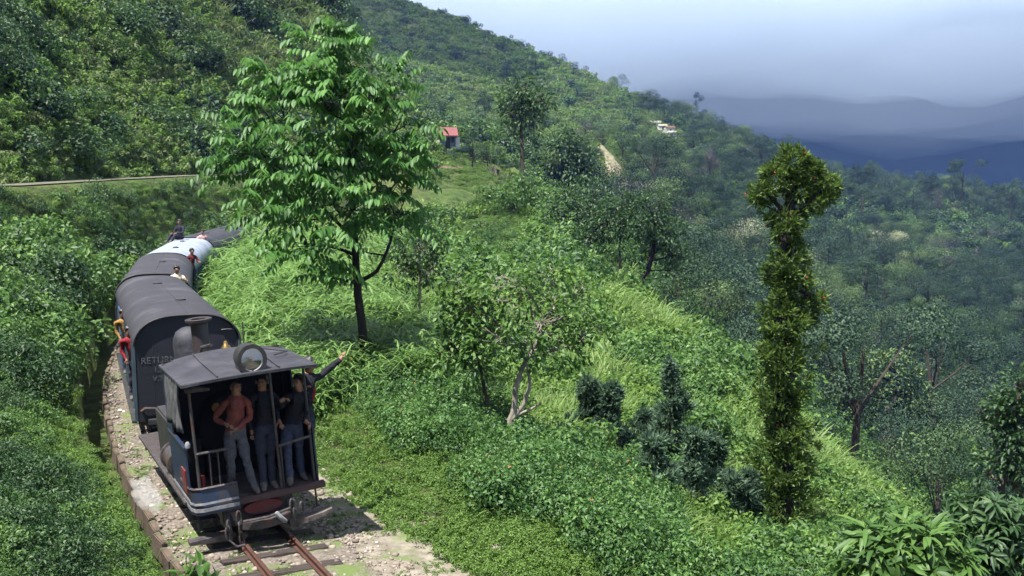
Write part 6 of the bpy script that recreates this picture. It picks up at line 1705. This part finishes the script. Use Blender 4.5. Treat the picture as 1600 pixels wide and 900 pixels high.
# leave out trees the photograph shows nothing of (hidden behind the land)
vis = np.zeros(len(gx), bool)
top = gz + 9
tt = np.linspace(.08, .97, 50)
hid = np.zeros(len(gx), bool)
for t in tt: hid |= ground(gx * t, gy * t) > ZC + (top - ZC) * t
py = 300 - 1700 * (top - ZC) / gy
vis = ~hid & (py < 930)
gx, gy, gz, px, rr = gx[vis], gy[vis], gz[vis], px[vis], rr[vis]
kindv = r.choice(['dark', 'light', 'tall', 'grey'], len(gx), p=[.60, .26, .09, .05])
sz_ = np.exp(np.clip(r.normal(-.12, .22, len(gx)), -.5, .22))
sz_ = np.where(px < 950, sz_ * .8, sz_)
order = np.argsort(rr); near = set(order[:280].tolist()); cnt = {}
protos = {}
for i in order[:280]:
    kn = kindv[i]; ms, lab, grp = KINDS[kn]; q = int(r.integers(0, len(ms)))
    root = empty('forest_tree', (gx[i], gy[i], gz[i]), float(r.uniform(0, 6.28))); root.scale = (sz_[i],) * 2 + (sz_[i] * float(r.uniform(.85, 1.15)),)
    if px[i] < 960: zone = ' between the slim tree and the leaning tree'
    elif px[i] < 1180: zone = ' behind the leaning tree' if rr[i] > 150 else ' just below the edge of the grass slope'
    elif px[i] < 1300: zone = ' seen beside the epiphyte column'
    elif px[i] < 1480: zone = ' beyond the leaning oak' if rr[i] > 115 else ' close round the leaning oak'
    else: zone = ' near the right edge' if rr[i] > 125 else ' lowest at the right edge'
    tag(root, lab + zone, 'tree', grp + zone)
    for me, nm in ((ms[q][0], 'crown'), (ms[q][1], 'trunk')):
        o = bpy.data.objects.new(nm, me); COL.objects.link(o); o.parent = root
far = order[280:]
for kn, (ms, lab, grp) in KINDS.items():
    m = [i for i in far if kindv[i] == kn]
    if m: scatter('far_wood', 'tree_' + kn, np.stack([gx[m], gy[m], gz[m]], 1), sz_[m], 'far wood reaching up to the skyline, ' + {'dark': 'dark green part', 'light': 'lighter green part', 'tall': 'tall stems', 'grey': 'greyish trees'}[kn], 'wood', tilt=.03, seed=41)
print('forest trees', len(order))

# single trees that stand out far away
def far_tree(name, label, px, py, hpx, kn, q, wide=1.0, mat=None, d0=90):
    P, d = hit(px, py, d0); cr, tr = KINDS[kn][0][q]
    H = {'dark': 9.5, 'light': 8.5, 'tall': 13, 'grey': 8}[kn]; s = hpx / 1700 * d / (H * 0.98)
    root = empty(name, tuple(P)); root.scale = (s * wide, s * wide, s); tag(root, label, 'tree')
    if mat:
        cr = cr.copy(); cr.materials.clear(); cr.materials.append(mat)
    for me, nm in ((cr, 'crown'), (tr, 'trunk')):
        o = bpy.data.objects.new(nm, me); COL.objects.link(o); o.parent = root
    return root
far_tree('flowering_tree', 'cream flowering tree in the forest behind the leaning tree', 1142, 425, 75, 'light', 0, 1.0, L_pale)
far_tree('flowering_tree', 'pale blossoming tree right of the epiphyte column', 1395, 425, 60, 'light', 1, 1.1, L_pale)
far_tree('skyline_tree', 'lone slender tree standing on the skyline above the village', 1088, 190, 48, 'tall', 0, 0.6, d0=250)
far_tree('tall_bare_tree', 'tall thin tree with a long bare trunk above the forest', 1107, 320, 95, 'tall', 1, 0.7, L_greyf)
far_tree('hut_tree', 'bushy dark tree right of the red-roofed hut', 738, 262, 62, 'dark', 1, .8, d0=120)
far_tree('hut_tree', 'dark bush right beside the red-roofed hut', 762, 262, 40, 'dark', 2, 1.0, d0=120)
far_tree('hut_tree', 'dark bush left of the red-roofed hut', 668, 236, 30, 'dark', 0, 1.1, d0=100)

# dark bushes one can pick out on the left hill
bush_me = [lobed_bush(300 + i, 1.0, 0.9, 900, 0.075, 0.048, [L_dark, L_oak, L_dark][i], nl=10) for i in range(3)]
for i, (px_, py_, s) in enumerate([(40, 60, 60), (95, 85, 50), (140, 45, 70), (200, 70, 80), (255, 55, 70), (300, 95, 60), (265, 120, 50), (330, 110, 46), (180, 110, 60), (230, 100, 46), (345, 45, 36), (60, 190, 70), (120, 180, 60), (30, 250, 70), (110, 255, 80), (180, 230, 70), (240, 205, 60), (300, 225, 60), (280, 170, 46), (370, 130, 40), (20, 130, 50), (315, 15, 36), (375, 70, 34), (150, 270, 50), (220, 262, 46), (60, 20, 50), (330, 255, 40), (400, 100, 30)]):
    P, d = hit(px_, py_, 30); o = bpy.data.objects.new('hill_bush', bush_me[i % 3]); COL.objects.link(o); o.location = P - np.array([0, 0, .2]); k_ = s / 1700 * d * 1.15
    o.scale = (k_, k_, k_ * .8); o.rotation_euler = (0, 0, i * 1.3)
    zn = ('in the top left corner of the view' if py_ < 150 else 'just above the road at the left edge') if px_ < 130 else (('near the crest' if py_ < 80 else 'halfway up') if py_ < 150 else 'low above the road') + (' left of the red clay scars' if px_ < 290 else ' near the feather-leaved tree')
    tag(o, 'dark rounded bush on the hill ' + zn, 'bush', 'dark bushes on the left hill ' + zn)

# ------------------------------------------------------------------ hut and village
M_hutwall = surf('blue grey plaster', (0.16, 0.20, 0.27), (0.10, 0.12, 0.17), rough=0.9, scale=2)
M_hutroof = surf('red tin roof', (0.20, 0.055, 0.055), (0.14, 0.04, 0.04), rough=0.55, scale=3)
M_white = surf('whitewash', (0.72, 0.70, 0.66), (0.55, 0.53, 0.50), rough=0.9, scale=2)
M_hole = surf('dark opening', (0.02, 0.02, 0.025), (0.03, 0.03, 0.03), rough=0.8)
def hut():
    P, d = hit(700, 240, 100); k = d / 1700
    root = empty('hut', tuple(P + np.array([0, 0, .9])), 0.12); tag(root, 'small hut with red roof on the bank above the far track', 'hut')
    w, h = 24 * k, 26 * k
    mb = MB(); mb.span(-w / 2, w / 2, 0, w, -2.2, h * .72); wl = mb.build('wall', M_hutwall, root)
    mb = MB(); mb.prism([(-w * .66, h * .62), (-w * .50, h * 1.12), (w * .52, h * 1.12), (w * .64, h * .62), (w * .60, h * .58), (-w * .62, h * .58)], -w * .22, w * 1.2)
    V = []; mb = MB(); a = w * .66
    V = [(-a, -w * .25, h * .66), (a, -w * .25, h * .66), (a * .95, w * .5, h * 1.18), (-a * .95, w * .5, h * 1.18), (-a, w * 1.25, h * .66), (a, w * 1.25, h * .66)]
    V += [(x, y, z - .12) for x, y, z in V]
    mb.add(V, [(0, 1, 2, 3), (3, 2, 5, 4), (7, 6, 9, 8), (8, 9, 10, 11), (0, 6, 7, 1), (4, 5, 11, 10), (0, 3, 9, 6), (3, 4, 10, 9), (1, 7, 8, 2), (2, 8, 11, 5)]); mb.build('roof', M_hutroof, root)
    mb = MB(); mb.prism([(-w / 2 * .99, h * .72), (w / 2 * .99, h * .72), (w / 2 * .9, h * .9), (-w / 2 * .9, h * .9)], w * .1, w * .9); mb.build('gable', M_hole, root)
    mb = MB(); mb.span(-w * .16, w * .14, -.06, -.005, -.2, h * .55); mb.build('door', M_hole, wl)
    mb = MB(); mb.span(w * .22, w * .42, -.06, -.005, h * .25, h * .55); mb.build('window', M_hole, wl)
    mb = MB(); mb.span(w * .52, w * .78, w * .1, w * .5, -.3, h * .55); mb.build('side_shed', M_white, root)
    mb = MB(); mb.span(-w * .80, -w * .54, w * .2, w * .6, -.3, h * .4); mb.build('side_shed', M_white, root)
hut()
for i, (px_, py_, wp, rfm) in enumerate([(1024, 192, 12, 0), (1036, 196, 10, 0), (1048, 200, 12, 1), (1060, 190, 9, 1), (1050, 207, 11, 0), (1128, 205, 12, 0), (1122, 197, 8, 1), (1038, 206, 7, 0)]):
    P, d = hit(px_, py_ + 6, 200); k = d / 1700; w = wp * k * 1.35
    root = empty('house', tuple(P), 0.3 * (i % 3) - .2)
    lab = ['white house at the left end of the hillside village', 'small white house second from the left in the village', 'white house with reddish roof in the middle of the village', 'tiny house with reddish roof highest in the village', 'low white house at the front of the village', 'white house standing alone right of the village', 'little red-roofed house above the lone white house', 'smallest white house below the village middle'][i]
    tag(root, lab, 'house')
    mb = MB(); mb.span(-w / 2, w / 2, 0, w * .6, -1.0, w * .42); wl = mb.build('wall', M_white, root)
    mb = MB(); a = w * .56; z0 = w * .40; V = [(-a, -w * .08, z0), (a, -w * .08, z0), (a, w * .3, z0 + w * .2), (-a, w * .3, z0 + w * .2), (-a, w * .68, z0), (a, w * .68, z0)]
    V += [(x, y, z - .12) for x, y, z in V]
    mb.add(V, [(0, 1, 2, 3), (3, 2, 5, 4), (7, 6, 9, 8), (8, 9, 10, 11), (0, 6, 7, 1), (4, 5, 11, 10), (0, 3, 9, 6), (3, 4, 10, 9), (1, 7, 8, 2), (2, 8, 11, 5)]); mb.build('roof', M_clay if rfm else M_pale, root)
    mb = MB(); mb.span(-w * .1, w * .08, -.08, -.01, -.2, w * .26); mb.build('door', M_hole, wl)

# ------------------------------------------------------------------ far mountain, cloud, haze
def ridge(name, label, xs, ys, zfun, mat):
    X, Y = np.meshgrid(xs, ys); Z = zfun(X, Y); V = np.stack([X, Y, Z], -1).reshape(-1, 3); n = len(xs)
    i, j = np.meshgrid(np.arange(len(ys) - 1), np.arange(n - 1), indexing='ij'); a = (i * n + j).ravel()
    me = mesh_np(name, V, np.stack([a, a + 1, a + n + 1, a + n], 1), smooth=True)
    return tag(link_mesh(name, me, mat), label, 'mountain', kind='structure')
M_mount = surf('far wooded mountain', (0.020, 0.034, 0.036), (0.012, 0.022, 0.027), rough=1.0, scale=0.006, bump=0.0, spec=0.0)
def zf(X, Y):
    t = np.clip((Y - 1700) / 900, 0, 1)
    return -250 + 620 * t ** .8 + fbm(X / 420, Y / 420, 131, 5) * 90
ridge('mountain', 'dark blue mountain under the cloud', np.linspace(-900, 3400, 130), np.linspace(1650, 2900, 60), zf, M_mount)
def zf2(X, Y):
    c = 760 - (Y - 1300) * 0.55
    t = np.clip((X - (560 + (Y - 1300) * .5)) / 420, 0, 1)
    return -260 + 460 * t + fbm(X / 160, Y / 160, 141, 5) * 60 - 0.0006 * (Y - 1420) ** 2
ridge('mountain', 'nearer wooded spur at the right edge', np.linspace(430, 1500, 90), np.linspace(1230, 1640, 50), zf2, M_mount)

def cloud(name, label, x0, x1, y0, y1, zb, zt, dens, seed, lump=60, n=(40, 26), round_=False, col=(1, 1, 1)):
    """closed lumpy body of even vapour"""
    nx, ny = n
    u = np.linspace(0, 1, nx); v = np.linspace(0, 1, ny); Ug, Vg = np.meshgrid(u, v)
    X = x0 + (x1 - x0) * Ug; Y = y0 + (y1 - y0) * Vg
    e = np.minimum.reduce([Ug, 1 - Ug, Vg, 1 - Vg]); f = np.clip(e / (0.25 if round_ else .06), 0, 1); f = np.sqrt(1 - (1 - f) ** 2)
    sc_ = lump * 4.0
    mid = zb + (zt - zb) * .35
    B = (mid + (zb - mid) * f) + f * fbm(X / sc_, Y / sc_, seed, 4) * lump; T = (mid + (zt - mid) * f) + f * fbm(X / sc_, Y / sc_, seed + 9, 4) * lump * 1.2
    T = np.maximum(T, B + 1.0 * (e > 0))
    Vb = np.stack([X, Y, B], -1).reshape(-1, 3); Vt = np.stack([X, Y, T], -1).reshape(-1, 3)
    i, j = np.meshgrid(np.arange(ny - 1), np.arange(nx - 1), indexing='ij'); a = (i * nx + j).ravel(); N = nx * ny
    Ft = np.stack([a, a + 1, a + nx + 1, a + nx], 1) + N; Fb = np.stack([a, a + nx, a + nx + 1, a + 1], 1)
    me = mesh_np(name, np.concatenate([Vb, Vt]), np.concatenate([Ft, Fb]), smooth=True)
    bm = bmesh.new(); bm.from_mesh(me); bmesh.ops.remove_doubles(bm, verts=bm.verts, dist=0.01); bmesh.ops.recalc_face_normals(bm, faces=bm.faces)
    print('cloud', bm.calc_volume(signed=True), sum(1 for e in bm.edges if len(e.link_faces) != 2), min(f.calc_area() for f in bm.faces))
    if bm.calc_volume(signed=True) < 0: bmesh.ops.reverse_faces(bm, faces=bm.faces)
    bm.to_mesh(me); bm.free()
    m = bpy.data.materials.new(name + ' vapour'); m.use_nodes = True; q = m.node_tree; q.nodes.clear()
    o_ = q.nodes.new('ShaderNodeOutputMaterial'); vp = q.nodes.new('ShaderNodeVolumePrincipled')
    vp.inputs['Density'].default_value = dens; vp.inputs['Color'].default_value = (*col, 1); vp.inputs['Anisotropy'].default_value = 0.0
    q.links.new(vp.outputs['Volume'], o_.inputs['Volume'])
    return tag(link_mesh(name, me, m), label, 'cloud', kind='stuff')
cloud('cloud', 'low cloud bank hiding the far mountain tops', -1500, 3600, 1330, 2950, 205, 475, 0.0074, 151, lump=100, n=(70, 40), col=(0.84, 0.92, 1.0))
cloud('cloud', 'thin veil of vapour under the low cloud bank', -1450, 3550, 1345, 2930, 95, 300, 0.0006, 181, lump=60, n=(60, 36), col=(0.85, 0.92, 1.0))
cloud('cloud', 'cloud overhead shading the far right of the forest', 80, 350, 150, 410, 430, 540, 0.010, 161, lump=30, n=(30, 28), round_=True)
cloud('cloud', 'cloud overhead shading the top of the far ridge', -300, -110, 270, 480, 430, 520, 0.009, 171, lump=25, n=(26, 26), round_=True)

def haze():
    mb = MB(); mb.span(-1080, 1080, -1080, 1080, -330, 240)
    m = bpy.data.materials.new('haze'); m.use_nodes = True; q = m.node_tree; q.nodes.clear()
    o_ = q.nodes.new('ShaderNodeOutputMaterial'); vp = q.nodes.new('ShaderNodeVolumePrincipled')
    vp.inputs['Density'].default_value = 0.00014; vp.inputs['Color'].default_value = (0.24, 0.40, 1.0, 1); vp.inputs['Anisotropy'].default_value = 0.0
    q.links.new(vp.outputs['Volume'], o_.inputs['Volume'])
    tag(mb.build('haze', m), 'thin bluish haze filling the valley', 'haze', kind='stuff')
haze()

# steam leaking from the cylinder on the bank side
def steam():
    r = np.random.default_rng(5); bm = bmesh.new(); bmesh.ops.create_icosphere(bm, subdivisions=5, radius=1.0)
    for v in bm.verts:
        n_ = v.co.normalized(); q = 1 + 0.4 * float(fbm(np.array([n_.x * 2.2 + 5 + n_.z]), np.array([n_.y * 2.2 + n_.z * 1.3]), 7, 3)[0])
        v.co = Vector((n_.x * 0.20 * q, n_.y * 1.0 * q, n_.z * 0.16 * q))
    me = bpy.data.meshes.new('steam'); bm.to_mesh(me); bm.free()
    m = bpy.data.materials.new('steam'); m.use_nodes = True; q = m.node_tree; q.nodes.clear()
    o_ = q.nodes.new('ShaderNodeOutputMaterial'); vp = q.nodes.new('ShaderNodeVolumePrincipled'); vp.inputs['Density'].default_value = 0.55; vp.inputs['Color'].default_value = (1, 1, 1, 1)
    q.links.new(vp.outputs['Volume'], o_.inputs['Volume'])
    o = link_mesh('steam', me, m); p, h = track(2.6, -1.22, 0.10); o.location = p; o.rotation_euler = (0, 0, h)
    tag(o, 'puff of white steam low beside the engine', 'steam', kind='stuff')
steam()
